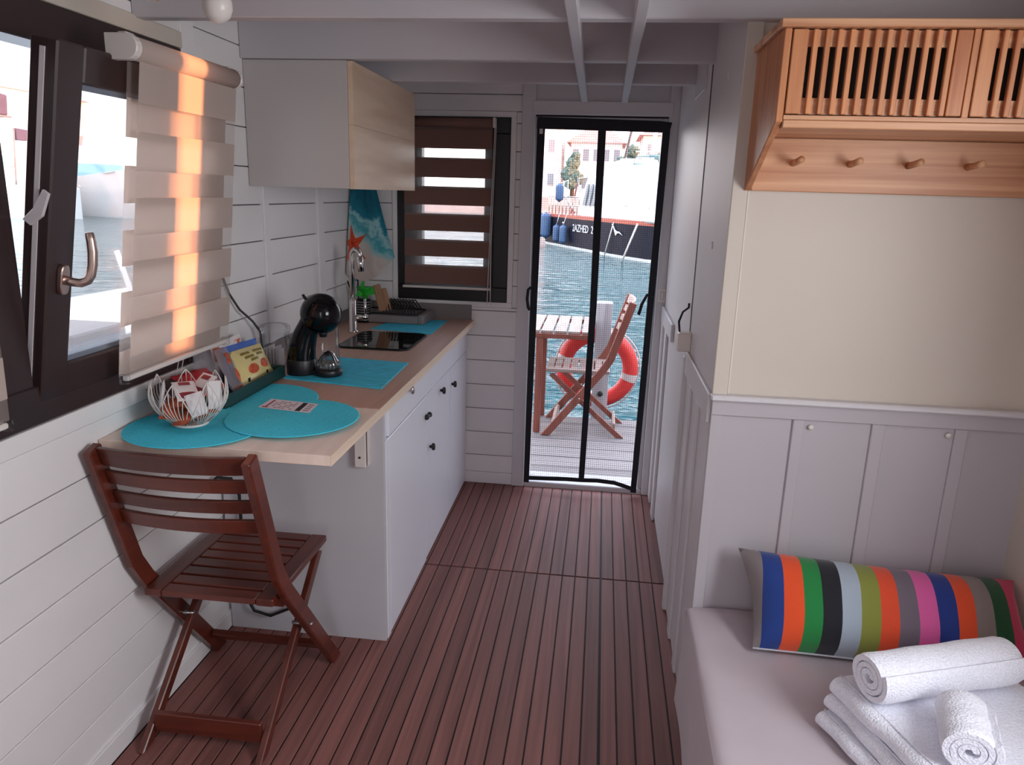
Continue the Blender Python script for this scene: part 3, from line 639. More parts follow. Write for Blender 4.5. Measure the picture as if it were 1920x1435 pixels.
def towel_pt(u, v, off=0.0):
    # v 0 top .. 1 bottom ; u 0 left .. 1 right ; hangs across the corner
    wl_ = 0.055+0.085*v; c = Vector((-1.285+0.03*v, -0.075-0.06*v, 1.60-0.44*v))
    d = Vector((0.86, 0.50, 0)); nrm = Vector((0.50, -0.86, 0))
    drop = -0.075*(1-abs(u-0.42)/0.58)*v**3+0.05*v**3*(u > 0.6)*(u-0.6)*2.5
    p = c+d*((u-0.45)*2*wl_)+Vector((0, 0, drop)); f = (0.010*math.sin(u*11+1)+0.006*math.sin(u*23))*(0.5+v*0.6)
    p = p+nrm*(f+off); p.y = min(p.y, -0.014); p.x = max(p.x, XL+0.009); return p
m = MB(); m.grid(lambda u, v: towel_pt(u, v), 26, 20); obj('cloth', m, TT, tw)
m = MB(); star = []
cu, cv = 0.20, 0.70
pts = []
for i in range(10):
    r = 0.36 if i % 2 == 0 else 0.11; a = PI/2+i*PI/5+0.25; pts.append((cu+r*1.0*math.cos(a), cv-r*0.55*math.sin(a)))
def stp(q): return towel_pt(max(0.0, q[0]), q[1], 0.0022)
vs = [stp((cu, cv))]; fs = []
K = 6
for i in range(10):
    for k in range(K+1):
        f_ = k/K; q = (pts[i][0]*(1-f_)+pts[(i+1) % 10][0]*f_, pts[i][1]*(1-f_)+pts[(i+1) % 10][1]*f_); vs.append(stp((cu*0.5+q[0]*0.5, cv*0.5+q[1]*0.5))); vs.append(stp(q))
for i in range(10):
    for k in range(K):
        a = 1+(i*(K+1)+k)*2; fs += [(0, a, a+2), (a, a+1, a+3, a+2)]
m.smooth = True; m.add(vs, fs); obj('printed_starfish', m, STAR, tw)
m = MB(); m.tube([(-1.325, -0.062, 1.602), (-1.30, -0.066, 1.606), (-1.285, -0.07, 1.595)], 0.004, 8); obj('hanging_loop', m, PLASTW, tw)
m = MB(); m.tube([(-1.322, -0.22, 1.10), (-1.300, -0.21, 1.02), (-1.305, -0.20, 0.95), (-1.315, -0.20, 0.905)], 0.004, 8); single('power_cable', m, BLACKR, 'black cable hanging below the tea towel in the corner', 'cable')
# plugged cable on the left wall
m = MB(); m.tube([(-1.334, -1.428, 1.245), (-1.326, -1.405, 1.185), (-1.318, -1.355, 1.125), (-1.305, -1.29, 1.075), (-1.300, -1.245, 1.03), (-1.308, -1.22, 0.96), (-1.310, -1.26, 0.907)], 0.0042, 8)
single('power_cable', m, M('grey_cable', (70, 66, 64), 0.5, nscale=9, namt=0.05), 'grey power cable curving down the white boards behind the glass jar', 'cable')
# ================================================================== TABLE-TOP THINGS
def round_mat(cx, cy, z, label):
    m = MB(); R = 0.185; n = 30; prof = [(0.0005, 0.0)]
    prof = [(R-0.002, 0.0), (R, 0.0012)]
    for i in range(n): r = R*(1-i/n); prof += [(r, 0.0014), (r-R/n*0.5, 0.0034)]
    prof[-1] = (0.001, 0.0030)
    m.lathe(prof, (cx, cy, z), 72)
    return single('round_placemat', m, TURQ, label, 'placemat', 'round turquoise placemats', loc=(cx, cy, z))
round_mat(-1.120, -1.668, 0.9003, 'round turquoise placemat mostly hidden under the dark green tray')
round_mat(-1.148, -1.972, 0.9040, 'round turquoise placemat under the white wire bowl, over the table edge')
round_mat(-0.928, -1.848, 0.9077, 'round turquoise placemat with the printed card on it')
# card
cd1 = thing('printed_card', (-0.98, -1.75, 0.911), 'small white printed card lying on the turquoise placemat', 'card')
def q4(a, b, c, d, u0, u1, v0, v1, z):
    f = lambda u, v: (Vector(a)*(1-u)*(1-v)+Vector(b)*u*(1-v)+Vector(c)*u*v+Vector(d)*(1-u)*v)
    return [(*f(u, v), z) for u, v in ((u0, v0), (u1, v0), (u1, v1), (u0, v1))]
ca, cb_, cc_, cdd = (-1.062, -1.785), (-0.896, -1.811), (-0.904, -1.717), (-1.062, -1.692)
obj('sheet', MB().prism(q4(ca, cb_, cc_, cdd, 0, 1, 0, 1, 0.9114), (0, 0, 0.0006)), M('card_paper', (224, 214, 220), 0.5, nscale=30, namt=0.03), cd1)
INK = M('dark_ink', (30, 28, 36), 0.6); INKR = M('wine_ink', (140, 60, 80), 0.6); INKG = M('grey_ink', (140, 132, 140), 0.6)
m = MB(); m.prism(q4(ca, cb_, cc_, cdd, 0.70, 0.80, 0.05, 0.95, 0.9121), (0, 0, 0.0002)); obj('print', m, INK, cd1)
for u0, u1, v0, v1 in ((0.09, 0.13, 0.18, 0.9), (0.05, 0.16, 0.06, 0.16)): obj('print', MB().prism(q4(ca, cb_, cc_, cdd, u0, u1, v0, v1, 0.9121), (0, 0, 0.0002)), INKR, cd1)
m = MB()
for i in range(6):
    for j in range(5):
        if (i*3+j*5) % 4: m.prism(q4(ca, cb_, cc_, cdd, 0.19+0.075*i, 0.245+0.075*i, 0.12+0.16*j, 0.19+0.16*j, 0.9121), (0, 0, 0.0002))
for j in range(4): m.prism(q4(ca, cb_, cc_, cdd, 0.84, 0.95, 0.15+0.2*j, 0.24+0.2*j, 0.9121), (0, 0, 0.0002))
obj('print', m, INKG, cd1)['kind'] = 'stuff'
# wire bowl
wb = thing('wire_bowl', (-1.170, -1.962, 0.9075), 'white wire lotus bowl full of sachets on the turquoise placemat', 'bowl')
bcx, bcy, bz = -1.170, -1.962, 0.9085
def bowl_r(h): return 0.040+0.060*math.sin(min(h/0.085, 1.0)*PI/2)**0.8-0.006*max(0, h-0.085)/0.05
def bp_(a, h): r = bowl_r(h); return Vector((bcx+r*math.cos(a), bcy+r*math.sin(a), bz+0.004+h))
m = MB(); m.tube([(bcx+0.042*math.cos(2*PI*i/40), bcy+0.042*math.sin(2*PI*i/40), bz+0.003) for i in range(40)], 0.0040, 8, closed=True)
m.lathe([(0.041, 0), (0.041, 0.0025)], (bcx, bcy, bz), 32); obj('base_ring', m, PLASTW, wb)
NP = 7
for k in range(NP):
    a0 = 2*PI*k/NP+0.35; hw_ = PI/NP; m = MB(); H = 0.128
    edge = lambda s: (H*(1-abs(s))**0.85 if abs(s) < 1 else 0)
    for sgn in (-1, 1):
        m.tube([bp_(a0+sgn*hw_*1.15*(1-t)**0.75*1.0, 0.02+(H-0.02)*t) for t in [i/8 for i in range(9)]], 0.0016, 5)
    for s_ in (-0.8, -0.55, -0.3, 0.0, 0.3, 0.55, 0.8):
        ht = max(0.03, (0.02+(H-0.02)*(1-(abs(s_)/1.15)**(1/0.75))))
        m.tube([bp_(a0+hw_*s_*(0.5+0.5*t), ht*t) for t in [i/7 for i in range(8)]], 0.0012, 5)
    obj('petal', m, PLASTW, wb)
def sachet(c, w, h, rot, mat, label, printed=True, name='sachet', group=None):
    c = Vector(c); R = Matrix.Translation(c) @ rot
    t = thing(name, c, label, 'sachet', group)
    def f(u, v, s):
        e = (1-(2*u-1)**4)*(1-(2*v-1)**4); return R @ Vector(((u-0.5)*w, (v-0.5)*h, s*0.006*e))
    m = MB(); m.grid(lambda u, v: f(u, v, 1), 7, 7); m.grid(lambda u, v: f(u, v, -1), 7, 7); obj('packet', m, mat, t)
    if printed:
        for u0, u1, v0, v1 in ((0.12, 0.88, 0.10, 0.34), (0.25, 0.75, 0.70, 0.90)):
            m = MB(); m.grid(lambda u, v: R @ Vector(((u0+(u1-u0)*u-0.5)*w, (v0+(v1-v0)*v-0.5)*h, 0.0072*(1-(2*(u0+(u1-u0)*u)-1)**4)*(1-(2*(v0+(v1-v0)*v)-1)**4)+0.0004)), 5, 4); obj('print', m, SACHR, t)
    return t
E_ = lambda x, y, z: Matrix.Rotation(z, 4, 'Z') @ Matrix.Rotation(y, 4, 'Y') @ Matrix.Rotation(x, 4, 'X')
GB = 'sachets in the white wire bowl'
sachet((bcx+0.005, bcy-0.022, bz+0.098), 0.058, 0.085, E_(0.42, 0.05, 0.75), SACH, 'white sachet with maroon print lying on top in the wire bowl', group=GB)
sachet((bcx+0.022, bcy+0.030, bz+0.103), 0.055, 0.075, E_(0.7, 0.1, -0.35), SACH, 'white sachet with maroon print standing behind the top sachet in the wire bowl', group=GB)
sachet((bcx+0.072, bcy+0.004, bz+0.085), 0.050, 0.075, E_(1.40, 0.15, 1.25), SACH, 'upright white sachet at the right rim of the wire bowl', False, group=GB)
sachet((bcx+0.046, bcy-0.046, bz+0.070), 0.045, 0.062, E_(1.25, -0.2, 0.75), SACH, 'white sachet pushed against the front right wires of the bowl', False, group=GB)
sachet((bcx-0.066, bcy-0.020, bz+0.080), 0.05, 0.085, E_(1.4, 0.0, -1.1), SACH, 'white sachet standing at the left rim of the wire bowl', False, group=GB)
for i, (dx, dy, dz, a, lab) in enumerate(((-0.03, -0.045, 0.045, 0.4, 'orange-brown sachet behind the front left wires of the white bowl'), (0.015, -0.055, 0.034, -0.2, 'orange-brown sachet low behind the front middle wires of the white bowl'), (0.0, 0.02, 0.026, 0.9, 'orange-brown sachet at the very bottom of the white wire bowl'), (-0.045, 0.02, 0.05, 1.8, 'orange-brown sachet deep at the left side of the white wire bowl'), (0.045, 0.0, 0.040, 2.4, 'orange-brown sachet low at the right side of the white wire bowl'), (-0.01, -0.02, 0.066, 0.1, 'orange-brown sachet just under the maroon-printed one in the bowl'))):
    sachet((bcx+dx, bcy+dy, bz+dz), 0.05, 0.06, E_(0.5 if i < 2 else 0.2, 0.15*(-1)**i, a), BISC, lab, False, group='orange-brown sachets in the wire bowl')
# dark green tray with packets
tr = thing('tray', (-1.235, -1.60, 0.9045), 'shallow dark green tray holding biscuit packets beside the window', 'tray')
tx0, tx1, ty0, ty1, tz = -1.322, -1.150, -1.806, -1.385, 0.9047
obj('bottom', B(tx0, tx1, ty0, ty1, tz, tz+0.004), DGREEN, tr)
for a in ((tx0, tx0+0.005, ty0, ty1), (tx1-0.005, tx1, ty0, ty1), (tx0+0.005, tx1-0.005, ty0, ty0+0.005), (tx0+0.005, tx1-0.005, ty1-0.005, ty1)):
    obj('side', B(*a, tz+0.004, tz+0.040), DGREEN, tr, bevel=0.0015)
def pouch(name, corners, th, mats, label, cat, group=None, crimp=0.05, n=12, wr=0.0015, loc=None):
    a, b, c, d = [Vector(p) for p in corners]; nrm = ((b-a).cross(d-a)).normalized()
    def f(u, v, s):
        e = max(0.0, (1-abs(2*u-1)**3))*max(0.0, 1-abs((2*v-1)/(1-crimp))**4) if abs(2*v-1) < 1-crimp else 0
        p = a*(1-u)*(1-v)+b*u*(1-v)+c*u*v+d*(1-u)*v
        return p+nrm*(s*th*e+wr*math.sin(u*19+v*7)*math.sin(v*13))
    m = MB(); m.grid(lambda u, v: f(u, v, 1), n, n); m.grid(lambda u, v: f(u, v, -1), n, n)
    t = thing(name, (a+b+c+d)/4-Vector((0, 0, abs(d.z-a.z)/2)), label, cat, group); obj('wrapper', m, mats, t)
    return t, f
YEL = M('pale_yellow_wrapper', (232, 216, 150), 0.3, nscale=30, namt=0.05)
PEACH = M('peach_fruit_print', (214, 96, 62), 0.4, nscale=60, namt=0.35)
OLIVE = M('olive_lettering', (140, 120, 50), 0.4); BLUEP = M('blue_wrapper', (36, 92, 190), 0.35, nscale=12, namt=0.05)
CLEARW = sheer('clear_wrap', (214, 208, 214), 0.42, 0.5)
t, f = pouch('biscuit_packet', ((-1.178, -1.640, 0.916), (-1.178, -1.405, 0.912), (-1.252, -1.352, 1.010), (-1.252, -1.575, 1.022)), 0.016, YEL, 'yellow biscuit packet with peach pictures leaning in the green tray', 'packet')
def decal(t, f, u0, u1, v0, v1, mat, name='print', oval=False):
    m = MB(); m.smooth = True; n = 14
    if oval:
        uc, vc, ru, rv = (u0+u1)/2, (v0+v1)/2, (u1-u0)/2, (v1-v0)/2; vs = [f(uc, vc, 1.08)]; fs = []
        for k in (1, 2):
            for i in range(n): vs.append(f(uc+ru*k/2*math.cos(2*PI*i/n), vc+rv*k/2*math.sin(2*PI*i/n), 1.08))
        for i in range(n): j = (i+1) % n; fs += [(0, 1+i, 1+j), (1+i, 1+n+i, 1+n+j, 1+j)]
        m.add(vs, fs)
    else: m.grid(lambda u, v: f(u0+(u1-u0)*u, v0+(v1-v0)*v, 1.07), 6, 5)
    return obj(name, m, mat, t)
decal(t, f, 0.24, 0.52, 0.26, 0.52, PEACH, oval=True); decal(t, f, 0.62, 0.90, 0.30, 0.56, PEACH, oval=True)
for u0, u1, v0 in ((0.20, 0.46, 0.80), (0.56, 0.90, 0.80), (0.26, 0.52, 0.68), (0.62, 0.84, 0.69), (0.40, 0.62, 0.58)): decal(t, f, u0, u1, v0, v0+0.07, OLIVE)
decal(t, f, 0.16, 0.22, 0.13, 0.22, INK); decal(t, f, 0.70, 0.77, 0.13, 0.22, INK)
pouch('biscuit_packet', ((-1.232, -1.635, 0.915), (-1.232, -1.40, 0.915), (-1.280, -1.325, 1.022), (-1.280, -1.565, 1.034)), 0.008, BLUEP, 'blue-topped packet right behind the yellow packet', 'packet')
t, f = pouch('biscuit_packet', ((-1.170, -1.712, 0.922), (-1.170, -1.645, 0.915), (-1.262, -1.575, 1.040), (-1.262, -1.655, 1.045)), 0.014, CLEARW, 'clear-wrapped packet left of the yellow packet in the green tray', 'packet', wr=0.004)
decal(t, f, 0.35, 0.7, 0.62, 0.86, BISC); decal(t, f, 0.62, 0.92, 0.2, 0.5, PEACH); decal(t, f, 0.3, 0.8, 0.04, 0.14, BISC)
t, f = pouch('biscuit_packet', ((-1.235, -1.785, 0.935), (-1.235, -1.670, 0.930), (-1.305, -1.600, 1.045), (-1.305, -1.700, 1.045)), 0.012, CLEARW, 'crumpled clear bag standing behind the wire bowl by the window', 'packet', wr=0.006)
t, f = pouch('biscuit_packet', ((-1.285, -1.600, 0.925), (-1.285, -1.400, 0.925), (-1.302, -1.395, 1.050), (-1.302, -1.600, 1.046)), 0.014, M('white_wrapper', (226, 214, 210), 0.35, nscale=20, namt=0.05), 'white and orange packet at the back of the tray under the blind', 'packet')
decal(t, f, 0.72, 0.97, 0.1, 0.9, PEACH); decal(t, f, 0.05, 0.2, 0.55, 0.9, PEACH)
pouch('red_packet', ((-1.205, -1.860, 0.945), (-1.200, -1.705, 0.945), (-1.275, -1.690, 1.000), (-1.285, -1.860, 1.008)), 0.022, REDP, 'crumpled red packet lying behind the white wire bowl', 'packet', wr=0.005)
pouch('dark_packet', ((-1.265, -1.915, 0.920), (-1.255, -1.800, 0.915), (-1.318, -1.780, 0.990), (-1.322, -1.920, 0.985)), 0.020, M('smoky_wrapper', (92, 84, 84), 0.3, nscale=18, namt=0.2), 'smoky grey packet against the wall, left of the red packet', 'packet', wr=0.004)
# glass jar
jr = thing('glass_jar', (-1.255, -1.225, 0.9), 'tall clear glass jar with lid behind the coffee machine', 'jar')
m = MB(); m.lathe([(0.050, 0.0), (0.056, 0.006), (0.056, 0.105), (0.050, 0.116), (0.053, 0.120), (0.053, 0.128)], (-1.255, -1.225, 0.9004), 28, cap=False); m.lathe([(0.056, 0.0), (0.001, 0.002)], (-1.255, -1.225, 0.9004), 28, cap=False); obj('glass', m, CLEARP, jr)
m = MB(); m.lathe([(0.056, 0.128), (0.057, 0.132), (0.057, 0.148), (0.050, 0.154), (0.001, 0.156)], (-1.255, -1.225, 0.9004), 28, cap=False); obj('lid', m, CLEARP, jr)
m = MB()
for k in range(7): m.xf(Matrix.Identity(4)); m.box(-1.29+0.009*k, -1.284+0.009*k, -1.255+0.004*(k % 3), -1.205, 0.903, 0.965+0.006*(k % 3))
obj('contents', m, SACH, jr)
# capsule coffee machine
cm = thing('coffee_machine', (-1.09, -1.33, 0.9045), 'glossy black capsule coffee machine on the turquoise mat', 'coffee machine')
cy = -1.33
m = MB()
path = [(-1.112, 0.906, 0.047), (-1.113, 0.912, 0.050), (-1.113, 0.94, 0.050), (-1.111, 0.975, 0.049), (-1.105, 1.010, 0.046), (-1.094, 1.045, 0.041), (-1.078, 1.078, 0.038), (-1.060, 1.105, 0.040)]
m.tube([(x, cy, z) for x, z, r in path], [p[2] for p in path], 28); obj('body', m, BLACKG, cm)
m = MB(); m.lathe([(0.0505, 0.0), (0.0515, 0.002), (0.0515, 0.052), (0.0505, 0.054)], (-1.1125, cy, 0.9055), 28); obj('base', m, BLACKM, cm)
m = MB(); n = 18
m.lathe([(0.001, -0.058)]+[(0.070*math.cos(a), 0.070*math.sin(a)) for a in [-0.98+(PI/2+0.98)*i/n for i in range(n)]]+[(0.0005, 0.070)], (-1.035, cy, 1.121), 30, mat=Matrix.Rotation(0.25, 4, 'Y') @ Matrix.Diagonal((1.02, 0.98, 1.0, 1)), cap=True); obj('head', m, BLACKG, cm)
m = MB(); m.lathe([(0.012, 0), (0.015, 0.012), (0.015, 0.02)], (-1.030, cy, 1.040), 14); obj('nozzle', m, BLACKM, cm)
m = MB(); m.tube([(-1.082, cy, 1.160), (-1.097, cy-0.004, 1.185)], [0.006, 0.0048], 10); obj('lever', m, BLACKM, cm)
m = MB(); m.lathe([(0.044, 0), (0.047, 0.004), (0.047, 0.020), (0.043, 0.025), (0.001, 0.024)], (-1.012, cy-0.005, 0.9055), 30); m.box(-1.085, -1.03, cy-0.02, cy+0.02, 0.9055, 0.920); obj('drip_tray', m, BLACKM, cm)
m = MB(); m.lathe([(0.046, 0.0), (0.050, 0.004), (0.048, 0.10), (0.046, 0.17), (0.040, 0.205), (0.012, 0.222)], (-1.075, -1.190, 0.915), 28, cap=False); obj('water_tank', m, CLEARP, cm, label='clear plastic water tank behind the machine')
m = MB(); m.lathe([(0.050, 0.0), (0.050, 0.010)], (-1.075, -1.190, 0.9045), 28); m.box(-1.10, -1.06, -1.30, -1.22, 0.9055, 0.93); obj('tank_foot', m, BLACKM, cm)
gt = thing('ribbed_glass', (-1.012, cy-0.005, 0.9305), 'ribbed clear glass upside down on the drip tray of the coffee machine', 'glass')
m = MB(); prof = [(0.036, 0.0), (0.037, 0.012), (0.033, 0.026), (0.024, 0.044), (0.012, 0.058), (0.002, 0.062)]; vs = []; n = 36
for r, z in prof:
    for j in range(n):
        a = 2*PI*j/n; rr = r*(1+0.09*math.cos(12*a)); vs.append((-1.012+rr*math.cos(a), cy-0.005+rr*math.sin(a), 0.9308+z))
m.smooth = True; m.add(vs, [(i*n+j, i*n+(j+1) % n, (i+1)*n+(j+1) % n, (i+1)*n+j) for i in range(len(prof)-1) for j in range(n)])
obj('glass', m, glass('ribbed_glass_mat', (0.86, 0.9, 0.92), 0.4), gt)

# ================================================================== FOLDING CHAIR (local, faces +Y)
def folding_chair(name, label, mats):
    mv, mx, seatm = mats
    t = thing(name, (0, 0, 0), label, 'chair')
    def pr(ptsyz, x, w): # profile in yz extruded along x
        return MB().prism([(x-w/2, y, z) for y, z in ptsyz], (w, 0, 0))
    for s in (-1, 1):
        x = s*0.205
        c = [(-0.285, 0.900), (-0.165, 0.530), (-0.120, 0.455), (0.235, 0.0)]
        hw = 0.0245; L_ = []; R_ = []
        for i, p in enumerate(c):
            d0 = Vector((c[min(i+1, 3)][0]-c[max(i-1, 0)][0], c[min(i+1, 3)][1]-c[max(i-1, 0)][1])).normalized(); nn = Vector((-d0.y, d0.x))
            L_.append((p[0]+nn.x*hw, p[1]+nn.y*hw)); R_.append((p[0]-nn.x*hw, p[1]-nn.y*hw))
        L_[-1] = (L_[-1][0], 0.0); R_[-1] = (R_[-1][0], 0.0)
        L_[-1] = (0.235+hw*1.27, 0.0); R_[-1] = (0.235-hw*1.27, 0.0)
        m = MB(); vs = []
        for xx in (x-0.0125, x+0.0125):
            for q in L_: vs.append((xx, q[0], q[1]))
            for q in R_: vs.append((xx, q[0], q[1]))
        fs = []
        for i in range(3):
            fs += [(i, i+1, 4+i+1, 4+i), (8+i, 8+4+i, 8+4+i+1, 8+i+1), (i, 8+i, 8+i+1, i+1), (4+i, 4+i+1, 12+i+1, 12+i)]
        fs += [(0, 4, 12, 8), (3, 11, 15, 7)]
        m.add(vs, fs); obj('leg', m, mv, t, bevel=0.004)
        x2 = s*0.170
        m = MB(); m.prism([(x2-0.010, 0.196, 0.414), (x2-0.010, 0.226, 0.400), (x2-0.010, -0.228, 0.0), (x2-0.010, -0.282, 0.0)], (0.020, 0, 0)); obj('leg', m, mv, t, bevel=0.003)
        m = MB(); m.lathe([(0.006, 0), (0.006, 0.062), (0.003, 0.064)], n=10, mat=Matrix.Rotation(s*PI/2, 4, 'Y')); m.xf(T(s*0.158, 0.020, 0.262)); obj('bolt', m, STEEL, t)
    zt = [(0.850, 0.902), (0.795, 0.834), (0.732, 0.771), (0.667, 0.709)]
    for z0, z1 in zt:
        yc = lambda z: -0.285+(0.900-z)*(0.120/0.370)
        m = MB(); n = 12; vs = []
        for i in range(n+1):
            u = i/n; x = -0.1925+0.385*u; bow = -0.024*(1-(2*u-1)**2)
            for z in (z0, z1):
                for o_ in (-0.008, 0.008): vs.append((x, yc(z)+bow+o_+0.006, z))
        fs = []
        for i in range(n):
            a, b = i*4, (i+1)*4; fs += [(a, b, b+1, a+1), (a+2, a+3, b+3, b+2), (a, a+2, b+2, b), (a+1, b+1, b+3, a+3)]
        fs += [(0, 1, 3, 2), (n*4, n*4+2, n*4+3, n*4+1)]
        m.add(vs, fs); obj('back_slat', m, mx, t, bevel=0.002)
    for s in (-1, 1): obj('seat_rail', B(s*0.163-0.025, s*0.163+0.025, -0.165, 0.245, 0.424, 0.446), seatm, t, bevel=0.003)
    w = 0.0445; ys = [-0.165+i*(0.410-0.043)/7 for i in range(8)]
    for i, y in enumerate(ys):
        obj('seat_slat', B(-0.1365, 0.1365, y, y+0.043, 0.427, 0.4445), mx, t, bevel=0.002)
    obj('crossbar', B(-0.158, 0.158, -0.222, -0.204, 0.030, 0.090), mx, t, bevel=0.002)
    m = MB(); m.bar((-0.190, 0.180, 0.085), (0.190, 0.180, 0.085), 0.040, 0.020, (0, -0.62, 0.78)); obj('crossbar', m, mx, t, bevel=0.002)
    m = MB(); m.bar((-0.158, -0.015, 0.398), (0.158, -0.015, 0.398), 0.020, 0.030, (0, 1, 0)); obj('crossbar', m, mx, t, bevel=0.002)
    m = MB(); m.bar((-0.190, -0.100, 0.408), (0.190, -0.100, 0.408), 0.036, 0.018, (0, -0.3, 0.95)); obj('crossbar', m, mx, t, bevel=0.002)
    return t
ch1 = folding_chair('folding_chair', 'dark red-brown wooden folding chair under the table leaf', (MAHOG, MAHOGX, MAHOG))
ch1.location = (-1.110, -1.888, 0.0)
ch2 = folding_chair('folding_chair', 'weathered sun-bleached folding chair on the outdoor deck', (WEATHR, WEATH, WEATH))
ch2.location = (-0.155, 1.110, 0.0); ch2.rotation_euler = (0, 0, PI/2)

# ================================================================== RIGHT SIDE
# wall cabinet with slatted doors and pegs
ws = thing('peg_shelf', (0.66, -1.9, 1.565), 'pine wall cabinet with slatted doors and a row of pegs, above the sofa', 'cabinet')
wx0, wx1, yf = 0.268, XE-0.004, -2.06
obj('top', B(0.258, wx1, -2.072, YR-0.001, 1.893, 1.909), PINE, ws, bevel=0.002)
obj('bottom', B(wx0+0.016, wx1-0.017, yf, YR-0.02, 1.696, 1.712), PINE, ws, bevel=0.002)
m = MB(); m.prism([(wx0, YR-0.001, 1.567), (wx0, YR-0.016, 1.567), (wx0, yf, 1.708), (wx0, yf, 1.8925), (wx0, YR-0.001, 1.8925)], (0.0155, 0, 0)); obj('side', m, PINEV, ws, bevel=0.002)
m = MB(); m.prism([(wx1-0.016, YR-0.001, 1.567), (wx1-0.016, YR-0.016, 1.567), (wx1-0.016, yf, 1.708), (wx1-0.016, yf, 1.8925), (wx1-0.016, YR-0.001, 1.8925)], (0.0155, 0, 0)); obj('side', m, PINEV, ws, bevel=0.002)
obj('divider', B(1.0095, 1.0465, yf, YR-0.012, 1.721, 1.892), PINEV, ws, bevel=0.001)
obj('back_board', B(wx0+0.016, wx1-0.017, YR-0.018, YR-0.001, 1.567, 1.696), PINE, ws, bevel=0.002)
obj('front_rail', B(wx0+0.016, wx1-0.017, yf-0.001, yf+0.014, 1.7125, 1.721), PINE, ws)
obj('back_panel', B(wx0+0.016, wx1-0.017, YR-0.010, YR-0.001, 1.713, 1.892), DARKIN, ws)
obj('divider', B(0.6405, 0.6535, yf, YR-0.012, 1.721, 1.892), PINEV, ws, bevel=0.001)
for x0, x1 in ((0.286, 0.638), (0.656, 1.008)):
    d = obj('door', B(x0, x1, yf+0.010, yf+0.018, 1.858, 1.890).box(x0, x1, yf+0.010, yf+0.018, 1.724, 1.757).box(x0, x0+0.034, yf+0.010, yf+0.018, 1.757, 1.858).box(x1-0.034, x1, yf+0.010, yf+0.018, 1.757, 1.858), PINE, ws)
    obj('slat', B(x0, x0+0.030, yf-0.002, yf+0.0098, 1.724, 1.890), PINEV, d, bevel=0.0015); obj('slat', B(x1-0.030, x1, yf-0.002, yf+0.0098, 1.724, 1.890), PINEV, d, bevel=0.0015)
    n = 12; st = (x1-x0-0.060)/(n+0.0); 
    for i in range(n): xs = x0+0.030+st*(i+0.5); obj('slat', B(xs-0.0055+0.004, xs+0.0055+0.004, yf-0.002, yf+0.0098, 1.724, 1.890), PINEV, d, bevel=0.0015)
    obj('lining', B(x0+0.032, x1-0.032, yf+0.0185, yf+0.022, 1.75, 1.865), DARKIN, d)
for x in (0.380, 0.516, 0.654, 0.792, 0.930):
    m = MB(); m.tube([(x, YR-0.017, 1.636), (x+0.001, YR-0.06, 1.639), (x+0.002, YR-0.088, 1.642)], [0.0085, 0.0078, 0.0085], 14); obj('peg', m, PINE, ws)

# sofa
sf = thing('sofa', (0.64, -2.6, 0), 'low sofa under an off-white cotton cover in the right corner', 'sofa')
def soft_box(x0, x1, y0, y1, z0, z1, r, amp, n=(22, 30)):
    m = MB(); nx, ny = n
    def top(u, v):
        x = x0+(x1-x0)*u; y = y0+(y1-y0)*v
        ex = min(x-x0, x1-x); ey = min(y-y0, y1-y); e = min(ex, ey)
        z = z1-(r-math.sqrt(max(0, r*r-(r-min(e, r))**2)))
        z += amp*(math.sin(x*9+1)*math.sin(y*7)+0.5*math.sin(x*17+y*11))*(1 if e > r else 0.3)
        return Vector((x, y, z))
    ux = [0, .004, .012, .024, .04]+[.04+.92*i/(nx-9) for i in range(1, nx-9)]+[.96, .976, .988, .996, 1]
    m.grid(lambda u, v: top(ux[round(u*(len(ux)-1))], v), len(ux), ny)
    return m
sx0 = 0.222
m = MB(); N_ = 64
def sofa_side(u, v):
    y = -3.4+(1.635-0.0)*u; z = 0.368-0.315*v
    return Vector((sx0-0.008*v-0.006*(0.5+0.5*math.sin(y*14))*v-0.004*math.sin(y*5+1), y, z))
m.grid(sofa_side, N_, 12)
def sofa_top(u, v):
    x = sx0+(XE-0.012-sx0)*u**1.6; y = -3.4+1.635*v
    e = x-sx0; r = 0.035; z = 0.368+0.016
    if e < r: z = 0.368+0.016*math.sqrt(max(0, 1-((r-e)/r)**2))
    ey = (-3.4+1.635)-y
    if ey < 0.03: z -= 0.012*(1-ey/0.03)**2
    z += (0.0035*math.sin(x*9+1)*math.sin(y*8)+0.002*math.sin(x*19+y*13))*min(1, e/0.08)
    xx = x if e > 0.002 else sx0-0.004*math.sin(y*5+1)
    return Vector((xx, y, z))
m.grid(sofa_top, 40, 64); obj('cover', m, SOFAF, sf)
m = MB(); m.grid(lambda u, v: Vector((sx0+(XE-0.012-sx0)*u, -3.4+1.635, 0.368-0.31*v)), 8, 4); m.grid(lambda u, v: Vector((sx0+(XE-0.012-sx0)*u, -3.4, 0.368-0.31*v)), 8, 4); obj('cover_end', m, SOFAF, sf)
obj('base', B(sx0+0.02, XE-0.02, -3.36, -1.80, 0.0, 0.30), M('sofa_base_board', (120, 90, 70), 0.6, nscale=6, namt=0.1), sf)
